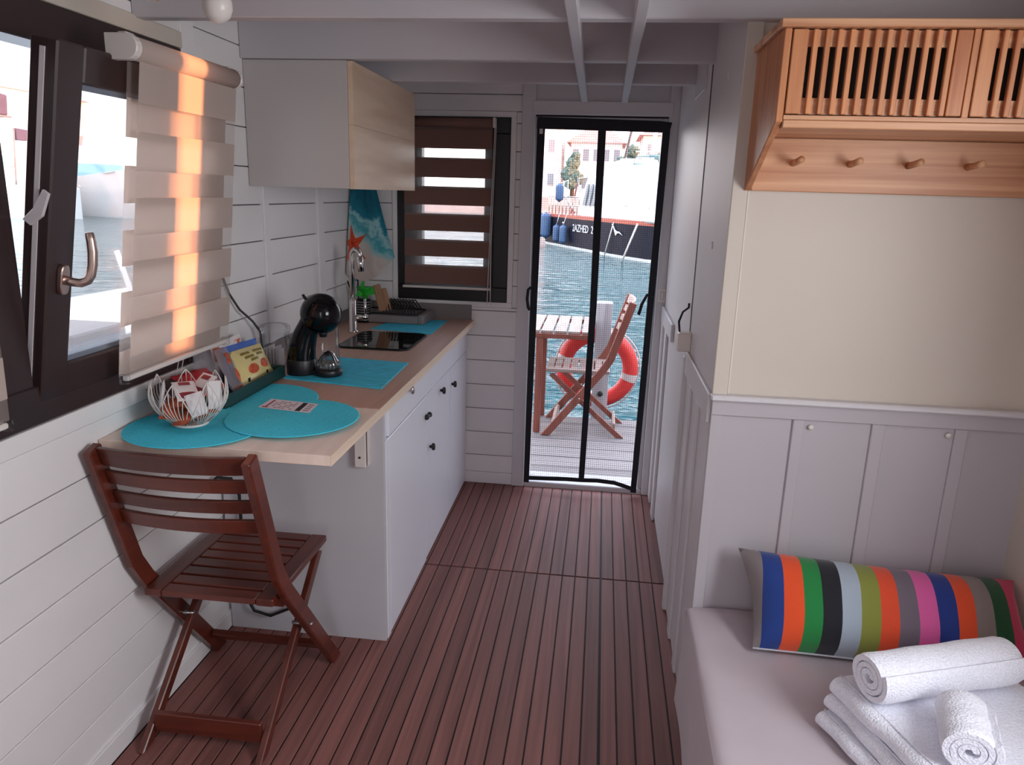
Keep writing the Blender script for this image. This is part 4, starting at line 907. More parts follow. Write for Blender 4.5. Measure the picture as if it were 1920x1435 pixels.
# striped cushion
SMAT = bpy.data.materials.new('striped_canvas'); t_, N, L, b = nodes(SMAT)
tc_ = N.new('ShaderNodeTexCoord'); sx_ = N.new('ShaderNodeSeparateXYZ'); L.new(tc_.outputs['Object'], sx_.inputs[0])
mr = N.new('ShaderNodeMapRange'); mr.inputs[1].default_value = -0.36; mr.inputs[2].default_value = 0.36; L.new(sx_.outputs['X'], mr.inputs[0])
cols = [(128, 118, 118), (22, 56, 130), (226, 78, 30), (20, 124, 56), (16, 18, 28), (162, 174, 186), (132, 138, 56), (224, 76, 40), (112, 100, 112), (218, 92, 158), (24, 50, 128), (224, 76, 34), (136, 122, 118), (18, 76, 40), (200, 50, 88), (130, 40, 50)]
cr = N.new('ShaderNodeValToRGB'); cr.color_ramp.interpolation = 'CONSTANT'; e = cr.color_ramp.elements
ws_ = [0.045]+[0.0655]*14; acc = 0
e[0].position = 0; e[0].color = (*lin(cols[0]), 1); e[1].position = 0.999; e[1].color = (*lin(cols[14]), 1)
acc = ws_[0]
for i in range(1, 15): q = e.new(acc); q.color = (*lin(cols[i]), 1); acc += ws_[i]
L.new(mr.outputs[0], cr.inputs[0])
nz = N.new('ShaderNodeTexNoise'); nz.inputs['Scale'].default_value = 300; bp2 = N.new('ShaderNodeBump'); bp2.inputs['Strength'].default_value = 0.2; bp2.inputs['Distance'].default_value = 0.002
L.new(tc_.outputs['Object'], nz.inputs['Vector']); L.new(nz.outputs['Fac'], bp2.inputs['Height']); L.new(bp2.outputs[0], b.inputs['Normal'])
L.new(cr.outputs[0], b.inputs['Base Color']); b.inputs['Roughness'].default_value = 0.85; b.inputs['Sheen Weight'].default_value = 0.2
cu = thing('cushion', (0.0, 0.0, 0.0), 'long striped multicolour cushion leaning against the white panelled wall', 'cushion')
def cush(u, v, s):
    a = 2*u-1; c = 2*v-1
    w = 0.350*(1-0.02*(1-abs(c))); h = 0.124
    x = a*w+0.012*a*(c*c)-0.15*c*h; z = c*h*(1+0.05*a*a)
    e_ = (max(0.0, 1-abs(a)**5))**0.55*(max(0.0, 1-abs(c)**2.6))**0.62
    return Vector((x, s*0.088*e_+0.003*math.sin(x*22)*math.sin(z*30)*e_, z))
m = MB(); m.grid(lambda u, v: cush(u, v, 1), 45, 21); m.grid(lambda u, v: cush(u, v, -1), 45, 21); obj('cover', m, SMAT, cu)
rim = [cush(i/40, 0, 0) for i in range(41)]
m = MB(); m.tube([p+Vector((0, 0, -0.001)) for p in rim], 0.0028, 6); obj('piping', m, M('pale_piping', (190, 190, 196), 0.8), cu)
cu.matrix_world = T(0.716, -1.915, 0.489) @ Matrix.Rotation(math.radians(2.5), 4, 'Y') @ Matrix.Rotation(math.radians(-40), 4, 'X')
# towels
def folded_towel(z, th, x0, x1, y0, y1, rot, label):
    m = MB(); n = 10; ny = 22
    prof = []
    for i in range(n+1): a = PI/2+PI*i/n; prof.append((x0+th*0.5+th*0.5*math.cos(a), th/2+th/2*math.sin(a)))
    outer = [(x1, th), (x1*0.5+x0*0.5, th*1.02)]+prof+[(x1*0.5+x0*0.5, 0.0), (x1, 0.0)]
    def f(u, v):
        p = outer[round(u*(len(outer)-1))]; y = y0+(y1-y0)*v; k = 0.004*math.sin(v*9+z*90)+0.003*math.sin(v*23)
        return Vector((p[0]+k, y, p[1]+0.002*math.sin(v*15+p[0]*20)))
    m.grid(f, len(outer), ny)
    for v in (0, 1):
        base = len(m.v); pts = [f(i/(len(outer)-1), v) for i in range(len(outer))]; m.add(pts, [tuple(range(len(pts)))])
    R = T(0.705, -2.350, z) @ rotz(rot); m.xf(R)
    t = thing('folded_towel', (0.705, -2.350, z), label, 'towel', 'stack of folded white towels'); obj('cloth', m, TOWELW, t)
    m = MB()
    m.tube([R @ Vector((x0+th*0.55, y0+(y1-y0)*i/12-0.0*i, th+0.0015)) for i in range(13)], 0.002, 6); obj('hem', m, TOWELW, t)
    return t
RT = 0.35
folded_towel(0.388, 0.034, -0.192, 0.255, -0.30, 0.175, RT+0.03, 'bottom folded white bath towel of the stack on the sofa')
folded_towel(0.4225, 0.036, -0.178, 0.255, -0.29, 0.175, RT-0.02, 'middle folded white bath towel of the stack on the sofa')
folded_towel(0.460, 0.042, -0.168, 0.250, -0.28, 0.175, RT, 'top folded white bath towel of the stack, under the two rolls')
def towel_roll(p0, p1, r, label, flat=0.9):
    p0, p1 = Vector(p0), Vector(p1); d = (p1-p0); Ln = d.length; d.normalize(); a = d.cross(Vector((0, 0, 1))).normalized(); b = Vector((0, 0, 1))
    t = thing('rolled_towel', ((p0+p1)/2-Vector((0, 0, r*flat))), label, 'towel', 'rolled white towels on the stack')
    m = MB(); turns = 3.1; K = 90; ths = r/(turns+0.3)
    def sp(s, off): th = 2*PI*turns*s; rr = r-ths*turns*(1-s) if False else 0.010+(r-0.012)*s+off; return (rr*math.cos(th), rr*math.sin(th)*flat)
    pts = [sp(i/K, 0.0) for i in range(K+1)]
    hw = ths*0.44
    def f(u, v):
        i = round(u*K); q = pts[i]; n_ = Vector((q[0], q[1])).normalized(); lump = 1+0.025*math.sin(v*17+i*0.3)+0.02*math.sin(i*0.55)
        edge = 0.0045*(1 if 0 < v < 1 else -0.2)
        s_ = Ln*v
        return p0+d*s_+a*(q[0]*lump+n_.x*hw*(1 if 0.03 < v < 0.97 else 0.55))+b*(q[1]*lump+n_.y*hw*(1 if 0.03 < v < 0.97 else 0.55))
    vv = [0, 0.012, 0.035, 0.1]+[0.1+0.8*i/11 for i in range(1, 11)]+[0.9, 0.965, 0.988, 1.0]
    m.grid(lambda u, v: f(u, vv[round(v*(len(vv)-1))]), K+1, len(vv))
    def g(u, v):
        i = round(u*K); q = pts[i]; n_ = Vector((q[0], q[1])).normalized(); return p0+d*(Ln*v)+a*(q[0]-n_.x*hw)+b*(q[1]-n_.y*hw)
    m.grid(lambda u, v: g(u, v), K+1, 4)
    for v in (0, 1):
        vs = []
        for i in range(K+1): vs.append(f(i/K, v)); vs.append(g(i/K, v))
        m.add(vs, [(2*i, 2*i+1, 2*i+3, 2*i+2) for i in range(K)])
    for u in (0.0, 1.0):
        vs = []
        for k in range(len(vv)): vs.append(f(u, vv[k])); vs.append(g(u, vv[k]))
        m.add(vs, [(2*i, 2*i+1, 2*i+3, 2*i+2) for i in range(len(vv)-1)])
    obj('cloth', m, TOWELW, t, fixn=True)
    return t
towel_roll((0.535, -2.315, 0.560), (0.875, -2.190, 0.560), 0.056, 'rolled white towel lying across the top of the towel stack', 0.92)
towel_roll((0.655, -2.515, 0.553), (0.700, -2.378, 0.553), 0.052, 'rolled white towel showing its spiral end toward the camera', 0.92)
# socket box, switch, bulbs
sb = thing('socket_box', (XR-0.03, -1.21, 1.03), 'white socket box with a black cable on the corridor wall', 'socket')
obj('housing', B(XR-0.056, XR-0.010, -1.215, -1.165, 1.028, 1.094), PLASTW, sb, bevel=0.004)
m = MB(); m.tube([(XR-0.050, -1.19, 1.092), (XR-0.052, -1.16, 1.125), (XR-0.035, -1.10, 1.150), (XR-0.012, -1.07, 1.162), (XR-0.012, -1.07, 1.178)], 0.0038, 8); obj('cable', m, BLACKR, sb)
sw = thing('light_switch', (0.228, -0.03, 1.03), 'white light switch on the door post', 'switch')
obj('plate', B(0.2085, 0.2435, -0.032, -0.0185, 1.035, 1.105), PLASTW, sw, bevel=0.002); obj('rim', B(0.2165, 0.2345, -0.0325, -0.0320, 1.0505, 1.0895), GREYL, sw); obj('rocker', B(0.218, 0.233, -0.036, -0.032, 1.052, 1.088), PLASTW, sw, bevel=0.0015)
def bulb(p, lab):
    t = thing('light_bulb', p, lab, 'bulb', 'white bulbs of the ceiling lights')
    x, y, z = p; m = MB()
    m.lathe([(0.001, 0.0), (0.012, 0.003), (0.024, 0.012), (0.030, 0.028), (0.0295, 0.042), (0.022, 0.065), (0.015, 0.082)], (x, y, z), 22); obj('globe', m, PLASTW, t)
    m = MB(); m.lathe([(0.016, 0.080), (0.018, 0.084), (0.018, 0.125)], (x, y, z), 18); obj('socket', m, PLASTW, t)
    m = MB(); m.tube([(x, y, z+0.124), (x, y, 2.104)], 0.003, 6); obj('cord', m, PLASTW, t); return t
bulb((-0.898, -2.200, 1.867), 'white light bulb hanging at the top of the photo above the blind')
bulb((-1.085, -2.120, 1.925), 'white light bulb just touching the top edge, left of the hanging bulb')
m = MB(); m.tube([(-1.318, -1.62, 0.59), (-1.31, -1.60, 0.60), (-1.28, -1.565, 0.585), (-1.262, -1.55, 0.52), (-1.262, -1.55, 0.30), (-1.262, -1.556, 0.15), (-1.23, -1.56, 0.09), (-1.17, -1.56, 0.075), (-1.10, -1.56, 0.11), (-1.08, -1.56, 0.18)], 0.0055, 8)
single('power_cable', m, BLACKR, 'black cable looping below the table leaf behind the folding chair', 'cable')
# ================================================================== OUTSIDE
WATER = bpy.data.materials.new('harbour_water'); t_, N, L, b = nodes(WATER)
b.inputs['Base Color'].default_value = (*lin((12, 74, 80)), 1); b.inputs['Roughness'].default_value = 0.06; b.inputs['IOR'].default_value = 1.2; b.inputs['Specular IOR Level'].default_value = 0.4
tc_ = N.new('ShaderNodeTexCoord'); mp = N.new('ShaderNodeMapping'); mp.inputs['Scale'].default_value = (1.0, 2.4, 1); mp.inputs['Rotation'].default_value = (0, 0, 0.15)
n1 = N.new('ShaderNodeTexNoise'); n1.inputs['Scale'].default_value = 1.05; n1.inputs['Detail'].default_value = 4; n1.inputs['Distortion'].default_value = 0.7
L.new(tc_.outputs['Object'], mp.inputs[0]); L.new(mp.outputs[0], n1.inputs['Vector'])
bp2 = N.new('ShaderNodeBump'); bp2.inputs['Strength'].default_value = 1.0; bp2.inputs['Distance'].default_value = 0.16; L.new(n1.outputs['Fac'], bp2.inputs['Height']); L.new(bp2.outputs[0], b.inputs['Normal'])
structure('water', MB().add([(-160, -40, -0.6), (90, -40, -0.6), (90, 170, -0.6), (-160, 170, -0.6)], [(0, 1, 2, 3)]), WATER)
structure('sun_block_wall', B(5.0, 5.1, -16.0, -4.165, -1.0, 3.2).box(5.0, 5.1, -4.0, 6.0, -1.0, 1.9), M('sun_block_stone', (176, 168, 164), 0.8, nscale=1.0, namt=0.1))  # unseen wall added to block the low sun, except through its gap
DECKM = wood('weathered_deck', (124, 114, 112), (168, 158, 156), (1.5, 30, 30), 0.7, 0.1, 0.6)
dk = structure('deck', B(-1.6, 1.3, 0.17, 1.40, -0.16, -0.032), M('deck_joist', (30, 26, 25), 0.8, nscale=5, namt=0.1))
md = mesh_of('deck_board', B(-1.45, 1.45, -0.0815, 0.0815, -0.028, 0), DECKM, bevel=0.003)
for i in range(7): inst('board', md, dk, (-0.15, 0.255+0.172*i, -0.004-0.0008*(i % 2)))
# mooring post and life ring
mp_ = thing('mooring_post', (-0.042, 1.47, -0.6), 'weathered white wooden mooring post at the edge of the deck', 'post')
GREYW = wood('bleached_post_wood', (150, 146, 150), (206, 202, 204), (30, 30, 2), 0.75, 0.0, 0.6)
obj('shaft', B(-0.098, 0.014, 1.415, 1.525, -0.75, 0.820), GREYW, mp_, bevel=0.006)
m = MB(); m.lathe([(0.018, 0), (0.020, 0.006), (0.010, 0.016)], n=14, mat=Matrix.Rotation(PI/2, 4, 'X')); m.xf(T(-0.040, 1.414, 0.165)); obj('bolt_head', m, BLACKM, mp_)
lr = thing('life_ring', (-0.073, 1.59, 0.03), 'red life ring with pale bands hanging behind the mooring post', 'life ring')
REDL = M('red_life_ring', (226, 58, 52), 0.45, nscale=8, namt=0.05)
rc = Vector((-0.073, 1.592, 0.318)); RR, rr = 0.243, 0.056
def ring_pt(a, k=0): return rc+Vector((RR*math.cos(a), 0, RR*math.sin(a)))
m = MB(); m.tube([ring_pt(2*PI*i/48) for i in range(48)], rr, 16, closed=True); obj('ring', m, REDL, lr)
for a0 in (0.32, 0.32+PI/2, 0.32+PI, 0.32+1.5*PI):
    a0 -= 0.55; m = MB(); m.tube([ring_pt(a0-0.11+0.22*i/6) for i in range(7)], rr+0.002, 16, cap=False); obj('band', m, M('pale_reflective_band', (214, 196, 190), 0.5) if a0 < 0 else bpy.data.materials['pale_reflective_band'], lr)
m = MB(); m.tube([rc+Vector(((RR+rr+0.006+0.012*abs(math.sin(2*a+0.6)))*math.cos(a), 0.0, (RR+rr+0.006+0.012*abs(math.sin(2*a+0.6)))*math.sin(a))) for a in [2*PI*i/60 for i in range(60)]], 0.005, 6, closed=True); obj('rope', m, PLASTW, lr)
m = MB(); m.tube([(-0.042, 1.53, 0.60), (-0.042, 1.60, 0.625)], 0.006, 8); obj('hook', m, STEEL, lr)
# outdoor table
ot = thing('slatted_table', (-0.5, 1.27, 0), 'weathered slatted wooden table on the outdoor deck, cut off by the door', 'table')
for i in range(9):
    x = -0.105-0.088*i; obj('slat', B(x-0.076, x, 0.955, 1.60, 0.672, 0.690), WEATH, ot, bevel=0.002)
obj('frame', B(-0.88, -0.10, 0.945, 0.975, 0.640, 0.671).box(-0.88, -0.10, 1.58, 1.61, 0.640, 0.671), WEATHR, ot, bevel=0.002)
for x, y in ((-0.452, 0.962), (-0.452, 1.592-0.23), (-0.86, 0.962), (-0.86, 1.36)):
    m = MB(); m.box(x-0.022, x+0.022, y-0.015, y+0.015, 0.0, 0.66); obj('leg', m, WEATHR, ot, bevel=0.003)
# --- dark motor boat across the water
NAVY = M('navy_hull', (20, 23, 38), 0.5, nscale=1.5, namt=0.08, spec=0.25)
GELW = M('white_gelcoat', (236, 236, 236), 0.35, nscale=1.0, namt=0.02)
MAHR = M('varnished_toe_rail', (176, 92, 74), 0.4, nscale=(20, 20, 2), namt=0.12)
FEND = M('blue_fender', (66, 92, 128), 0.5, nscale=3, namt=0.08)
BO = Vector((-2.242, 28.867, 0)); BS = Vector((0.4347, -0.9006, 0)); BN = Vector((-0.9006, -0.4347, 0))   # along the hull, outward to us
def bw(s, w, z): return BO+BS*s+BN*w+Vector((0, 0, z))   # w = 0 near side, negative across the beam
def hull_outline(k=1.0, s0=-1.7, s1=12.0, beam=3.6, n=10):
    pts = []
    for i in range(n+1): a = PI/2*i/n; pts.append((s0+0.9-0.9*math.cos(a)*1.0, -0.9+0.9*math.sin(a)))      # rounded stern corner, near side
    for i in range(1, 13): f = i/12; s = s0+0.9+(s1-s0-0.9)*f; w = 0 if f < 0.5 else -beam/2*((f-0.5)/0.5)**2.0; pts.append((s, w))
    full = pts+[(s, -beam-w) for s, w in pts[::-1]][1:]
    return [(s, -beam/2+(w+beam/2)*k) for s, w in full]
def hull(name, bands, parent, mats):
    """bands: list of (z, inset scale)"""
    for nm, (z0, k0), (z1, k1), mt in bands:
        m = MB(); a = hull_outline(k0); c = hull_outline(k1); n = len(a)
        vs = [bw(s, w, z0) for s, w in a]+[bw(s, w, z1) for s, w in c]
        m.smooth = True; m.add(vs, [(i, (i+1) % n, n+(i+1) % n, n+i) for i in range(n)]); m.smooth = False
        m.add([bw(s, w, z1) for s, w in c], [tuple(range(n))]); obj(nm, m, mt, parent, fixn=True)
mbt = thing('motor_boat', tuple(bw(4, -1.8, -0.6)), 'navy blue motor boat with white cabin moored across the water, seen through the door', 'boat')
hull('hull', [('boot_stripe', (-1.0, 0.90), (-0.50, 0.97), GELW), ('hull', (-0.50, 0.97), (0.60, 1.0), NAVY), ('toe_rail', (0.60, 1.0), (0.73, 1.0), MAHR)], mbt, None)
def loft(parent, name, secs, mat):
    """secs: list of (z, s0, s1, w0, w1) rectangles stacked"""
    m = MB(); vs = []
    for z, s0, s1, w0, w1 in secs: vs += [bw(s0, w0, z), bw(s1, w0, z), bw(s1, w1, z), bw(s0, w1, z)]
    k = len(secs); fs = [(0, 3, 2, 1), tuple(range(4*k-4, 4*k))]
    for i in range(k-1):
        for j in range(4): fs.append((4*i+j, 4*i+(j+1) % 4, 4*i+4+(j+1) % 4, 4*i+4+j))
    m.add(vs, fs); return obj(name, m, mat, parent, bevel=0.05)
loft(mbt, 'cabin', [(0.70, 2.1, 10.2, -0.15, -3.45), (1.55, 2.3, 9.1, -0.25, -3.35), (2.25, 2.5, 7.6, -0.4, -3.2)], GELW)
loft(mbt, 'flybridge', [(2.24, 3.6, 7.5, -0.5, -3.1), (2.62, 4.2, 7.0, -0.6, -3.0)], GELW)
loft(mbt, 'windscreen', [(2.62, 5.6, 7.0, -0.65, -2.95), (2.95, 5.7, 6.7, -0.75, -2.85)], glass('tinted_screen', (0.7, 0.85, 0.85), 0.15))
loft(mbt, 'helm_seat', [(2.60, 3.9, 4.6, -1.0, -2.4), (2.9, 3.9, 4.4, -1.0, -2.4)], GELW)
for i, s in enumerate((2.75, 3.15, 3.55)):
    m = MB(); m.prism([bw(s, -0.14, 1.15), bw(s+0.28, -0.14, 1.15), bw(s+0.24, -0.28, 1.95), bw(s+0.10, -0.28, 1.95)], BN*0.05); obj('side_window', m, M('dark_boat_glass', (90, 96, 104), 0.1) if i == 0 else bpy.data.materials['dark_boat_glass'], mbt)
for s in (6.3, 7.9, 8.6):
    m = MB(); m.box(-0.12, 0.12, -0.03, 0.03, -0.02, 0.02); m.xf(T(*bw(s, -0.2, 1.2 if s < 8 else 0.95))); obj('deck_fitting', m, STEEL, mbt)
m = MB()
for i in range(9): s = -1.0+i*0.38; m.tube([bw(s, -0.2, 0.72), bw(s, -0.2, 1.45)], 0.02, 6)
for z in (1.1, 1.45): m.tube([bw(-1.0, -0.2, z), bw(2.1, -0.2, z)], 0.02, 6)
obj('stern_rail', m, STEEL, mbt)
m = MB(); m.tube([bw(0.2, -1.0, 2.2), bw(1.7, -1.0, 2.25)], 0.03, 6); m.tube([bw(-0.9, -1.2, 0.7), bw(0.2, -1.0, 2.2), bw(0.6, -1.0, 0.7)], 0.035, 6); m.tube([bw(-1.2, -0.6, 2.1), bw(0.2, -0.9, 0.8)], 0.06, 6); obj('davit', m, STEEL, mbt)
m = MB(); m.tube([bw(2.9, -1.6, 2.3), bw(3.9, -1.6, 4.6)], 0.05, 8); obj('radar_mast', m, M('dark_mast', (90, 80, 84), 0.5), mbt)
m = MB(); m.lathe([(0.001, 0), (0.4, 0.06), (0.5, 0.16), (0.4, 0.26), (0.001, 0.3)], tuple(bw(3.0, -1.8, 2.62)), 16); m.tube([bw(3.0, -1.8, 2.2), bw(3.0, -1.8, 2.64)], 0.06, 8); obj('radar_dome', m, GELW, mbt)
# hull lettering and gull
def boat_text(txt, s0, z0, h, width=None):
    cu_ = bpy.data.curves.new('lettering', 'FONT'); cu_.body = txt; cu_.size = h*1.35; cu_.extrude = 0.004; cu_.resolution_u = 3
    o = bpy.data.objects.new('lettering', cu_); COL.objects.link(o)
    o.data.materials.append(GELW); o.parent = mbt
    R = Matrix((BS, Vector((0, 0, 1)), BS.cross(Vector((0, 0, 1))))).transposed().to_4x4()
    me = bpy.data.meshes.new_from_object(o.evaluated_get(bpy.context.evaluated_depsgraph_get())); bpy.data.objects.remove(o)
    o = bpy.data.objects.new('lettering', me); COL.objects.link(o); o.parent = mbt
    o.matrix_basis = T(*(bw(s0, 0.012, z0)-ORG[mbt.name])) @ R; return o
boat_text('2', 1.05, 0.14, 0.33); boat_text('2AZHED  2', 2.15, 0.12, 0.30)
def gull():
    m = MB(); pts = [(-0.42, 0.24), (-0.30, 0.16), (-0.16, 0.02), (0.0, -0.16), (0.14, -0.07), (0.34, -0.06), (0.62, -0.12), (0.34, -0.01), (0.10, -0.0), (-0.08, 0.06), (-0.24, 0.19)]
    m.prism([bw(6.0+x*0.85, 0.010, 0.33+y) for x, y in pts], BN*0.008); return m
obj('gull_emblem', gull(), GELW, mbt)
for s, z0, z1, r in ((1.62, -0.42, 0.33, 0.16), (0.85, -0.40, 0.30, 0.15), (-0.20, -0.30, 0.75, 0.22), (-0.75, -0.25, 0.7, 0.22)):
    t = thing('fender', tuple(bw(s, r+0.02, z0)), {1.62: 'blue fender on the navy hull nearest its lettering', 0.85: 'blue fender second from the lettering on the navy hull', -0.20: 'large blue fender at the corner of the navy stern', -0.75: 'large blue fender at the far left of the navy stern, by the door edge'}[s], 'fender', 'blue fenders hanging from the navy boat')
    c = bw(s, r+0.02, 0); m = MB(); n = 8
    m.lathe([(0.03, z0-0.04)]+[(r*math.sin(PI/2*i/n), z0+r*0.8*(1-math.cos(PI/2*i/n))) for i in range(1, n+1)]+[(r*math.cos(PI/2*i/n), z1-r*0.8*(1-math.sin(PI/2*i/n))) for i in range(0, n)]+[(0.03, z1+0.04)], (c.x, c.y, 0), 14); obj('body', m, FEND, t)
    m = MB(); m.tube([(c.x, c.y, z1+0.03), tuple(bw(s, 0.03, 0.86))], 0.015, 6); obj('line', m, PLASTW, t)
c = bw(1.0, 0.16, 0); m = MB(); m.lathe([(0.03, 1.22)]+[(0.17*math.sin(PI/2*i/6), 1.26+0.13*(1-math.cos(PI/2*i/6))) for i in range(1, 7)]+[(0.17*math.cos(PI/2*i/6), 1.95-0.13*(1-math.sin(PI/2*i/6))) for i in range(6)]+[(0.03, 1.98)], (c.x, c.y, 0), 14)
t = thing('fender', (c.x, c.y, 1.22), 'blue fender hung high on the rail above the navy stern', 'fender'); obj('body', m, FEND, t)
m = MB(); m.tube([(c.x, c.y, 1.97), tuple(bw(1.0, -0.2, 2.1))], 0.015, 6); m.tube([tuple(bw(1.0, -0.2, 0.72)), tuple(bw(1.0, -0.2, 2.12))], 0.02, 6); obj('line', m, PLASTW, t)
m = MB(); m.tube([tuple(bw(5.83, 0.03, 0.62)), tuple(bw(5.28, 0.06, -0.62))], 0.022, 6); single('mooring_rope', m, PLASTW, 'white rope down the navy hull beside the gull emblem', 'rope')
m = MB(); m.tube([tuple(bw(7.62, 0.03, 0.66)), tuple(bw(7.25, 0.35, -0.64))], 0.035, 6); single('mooring_rope', m, PLASTW, 'thicker white rope from the navy hull into the water, right of the gull', 'rope')
# --- background: quay, buildings, trees, masts, yachts
STONE = M('pale_quay_stone', (170, 160, 158), 0.8, nscale=0.8, namt=0.12)
PINKW = M('hazed_pink_render', (238, 222, 216), 0.8, nscale=0.3, namt=0.06); CRW = M('hazed_cream_render', (240, 236, 232), 0.8, nscale=0.3, namt=0.05)  # house walls paled toward white so haze and overexposure sit in the colour
ROOF = M('hazed_terracotta', (206, 148, 136), 0.8, nscale=(3, 3, 1), namt=0.15); WIN = M('hazed_window', (150, 146, 150), 0.4); LEAF = M('hazed_foliage', (96, 112, 102), 0.9, nscale=3.5, namt=0.5)  # roof, window and leaf colours paled likewise to imitate haze
structure('quay', B(-70, 45, 74, 92, -1.0, 1.2).box(-110, -66, 20, 92, -1.0, 1.2), STONE)
def house(x0, x1, y0, y1, h, wallm, label, rows, cols, roof=True, facing='y'):
    t = thing('house', ((x0+x1)/2, (y0+y1)/2, 1.2), label, 'building', 'harbour houses far behind')
    obj('walls', B(x0, x1, y0, y1, 1.2, 1.2+h), wallm, t)
    if roof:
        zc = 1.2+h; m = MB(); e_ = 0.5
        m.add([(x0-e_, y0-e_, zc), (x1+e_, y0-e_, zc), (x1+e_, y1+e_, zc), (x0-e_, y1+e_, zc), ((x0+x1)/2-(x1-x0)*0.25, (y0+y1)/2, zc+1.8), ((x0+x1)/2+(x1-x0)*0.25, (y0+y1)/2, zc+1.8)], [(0, 1, 5, 4), (1, 2, 5), (2, 3, 4, 5), (3, 0, 4), (3, 2, 1, 0)]); obj('roof', m, ROOF, t)
    mw = None
    for r in range(rows):
        for c in range(cols):
            z = 1.2+h*(r+0.35)/rows
            if facing == 'y':
                x = x0+(x1-x0)*(c+0.5)/cols; bx = B(x-0.32, x+0.32, y0-0.06, y0, z, z+1.25)
            else:
                y = y0+(y1-y0)*(c+0.5)/cols; bx = B(x1, x1+0.06, y-0.4, y+0.4, z, z+1.3)
            obj('window', bx, WIN, t)
    return t
house(-10.5, -5.2, 80, 90, 10.5, PINKW, 'pink house with terracotta roof at the top left of the doorway view', 3, 3)
house(-4.2, 1.5, 84, 94, 6.0, CRW, 'long cream house behind the white cabin of the navy boat', 2, 5, True)
house(3.6, 11.5, 80, 90, 6.6, PINKW, 'pink house with terracotta roof at the right of the doorway view', 2, 5)
def blob_tree(c, r, h, label):
    t = thing('tree', (c[0], c[1], 1.2), label, 'tree', 'trees on the far quay'); rnd = random.Random(int(c[0]*10+500))
    m = MB(); m.tube([(c[0], c[1], 1.2), (c[0], c[1], 1.2+h*0.5)], 0.22, 8); obj('trunk', m, M('bark', (80, 66, 58), 0.9), t)
    bm = bmesh.new()
    for k in range(14):
        a = rnd.uniform(0, 2*PI); q = rnd.uniform(0, r*0.6); z = 1.2+h*(0.35+0.6*rnd.random()); rr = r*rnd.uniform(0.28, 0.5)
        ret = bmesh.ops.create_icosphere(bm, subdivisions=3, radius=rr)
        for v in ret['verts']: v.co = v.co*(1+0.16*math.sin(v.co.x*9/rr+k)*math.sin(v.co.y*8/rr)+rnd.uniform(-0.16, 0.16))+Vector((q*math.cos(a), q*math.sin(a), z-1.2))
    me = bpy.data.meshes.new('crown'); bm.to_mesh(me); bm.free(); me.materials.append(LEAF); o = bpy.data.objects.new('crown', me); COL.objects.link(o); o.parent = t
for c, r, h, lab in (((-3.6, 78), 1.6, 4.6, 'dark tree beside the pink house, left in the doorway view'), ((2.2, 77.5), 1.5, 5.6, 'green tree between the white boat cabin and the right pink house'), ((5.2, 77), 1.4, 4.6, 'dark tree in front of the right pink house, left of its twin'), ((8.3, 77), 1.5, 4.2, 'dark tree at the right edge of the doorway view')):
    blob_tree(c, r, h, lab)
for x, y, lab in ((1.55, 30, 'white sailing mast right of the navy boat cabin'), (2.25, 29.5, 'white sailing mast nearest the right door frame')):
    t = thing('mast', (x, y, -0.6), lab, 'mast', 'white masts behind the navy boat'); m = MB(); m.tube([(x, y, -0.6), (x+0.6, y, 8.0)], [0.11, 0.08], 10); obj('pole', m, GELW, t); m = MB(); m.tube([(x+0.05-0.5, y, 3.4), (x+0.8, y, 3.4)], 0.03, 6); obj('spreader', m, GELW, t)
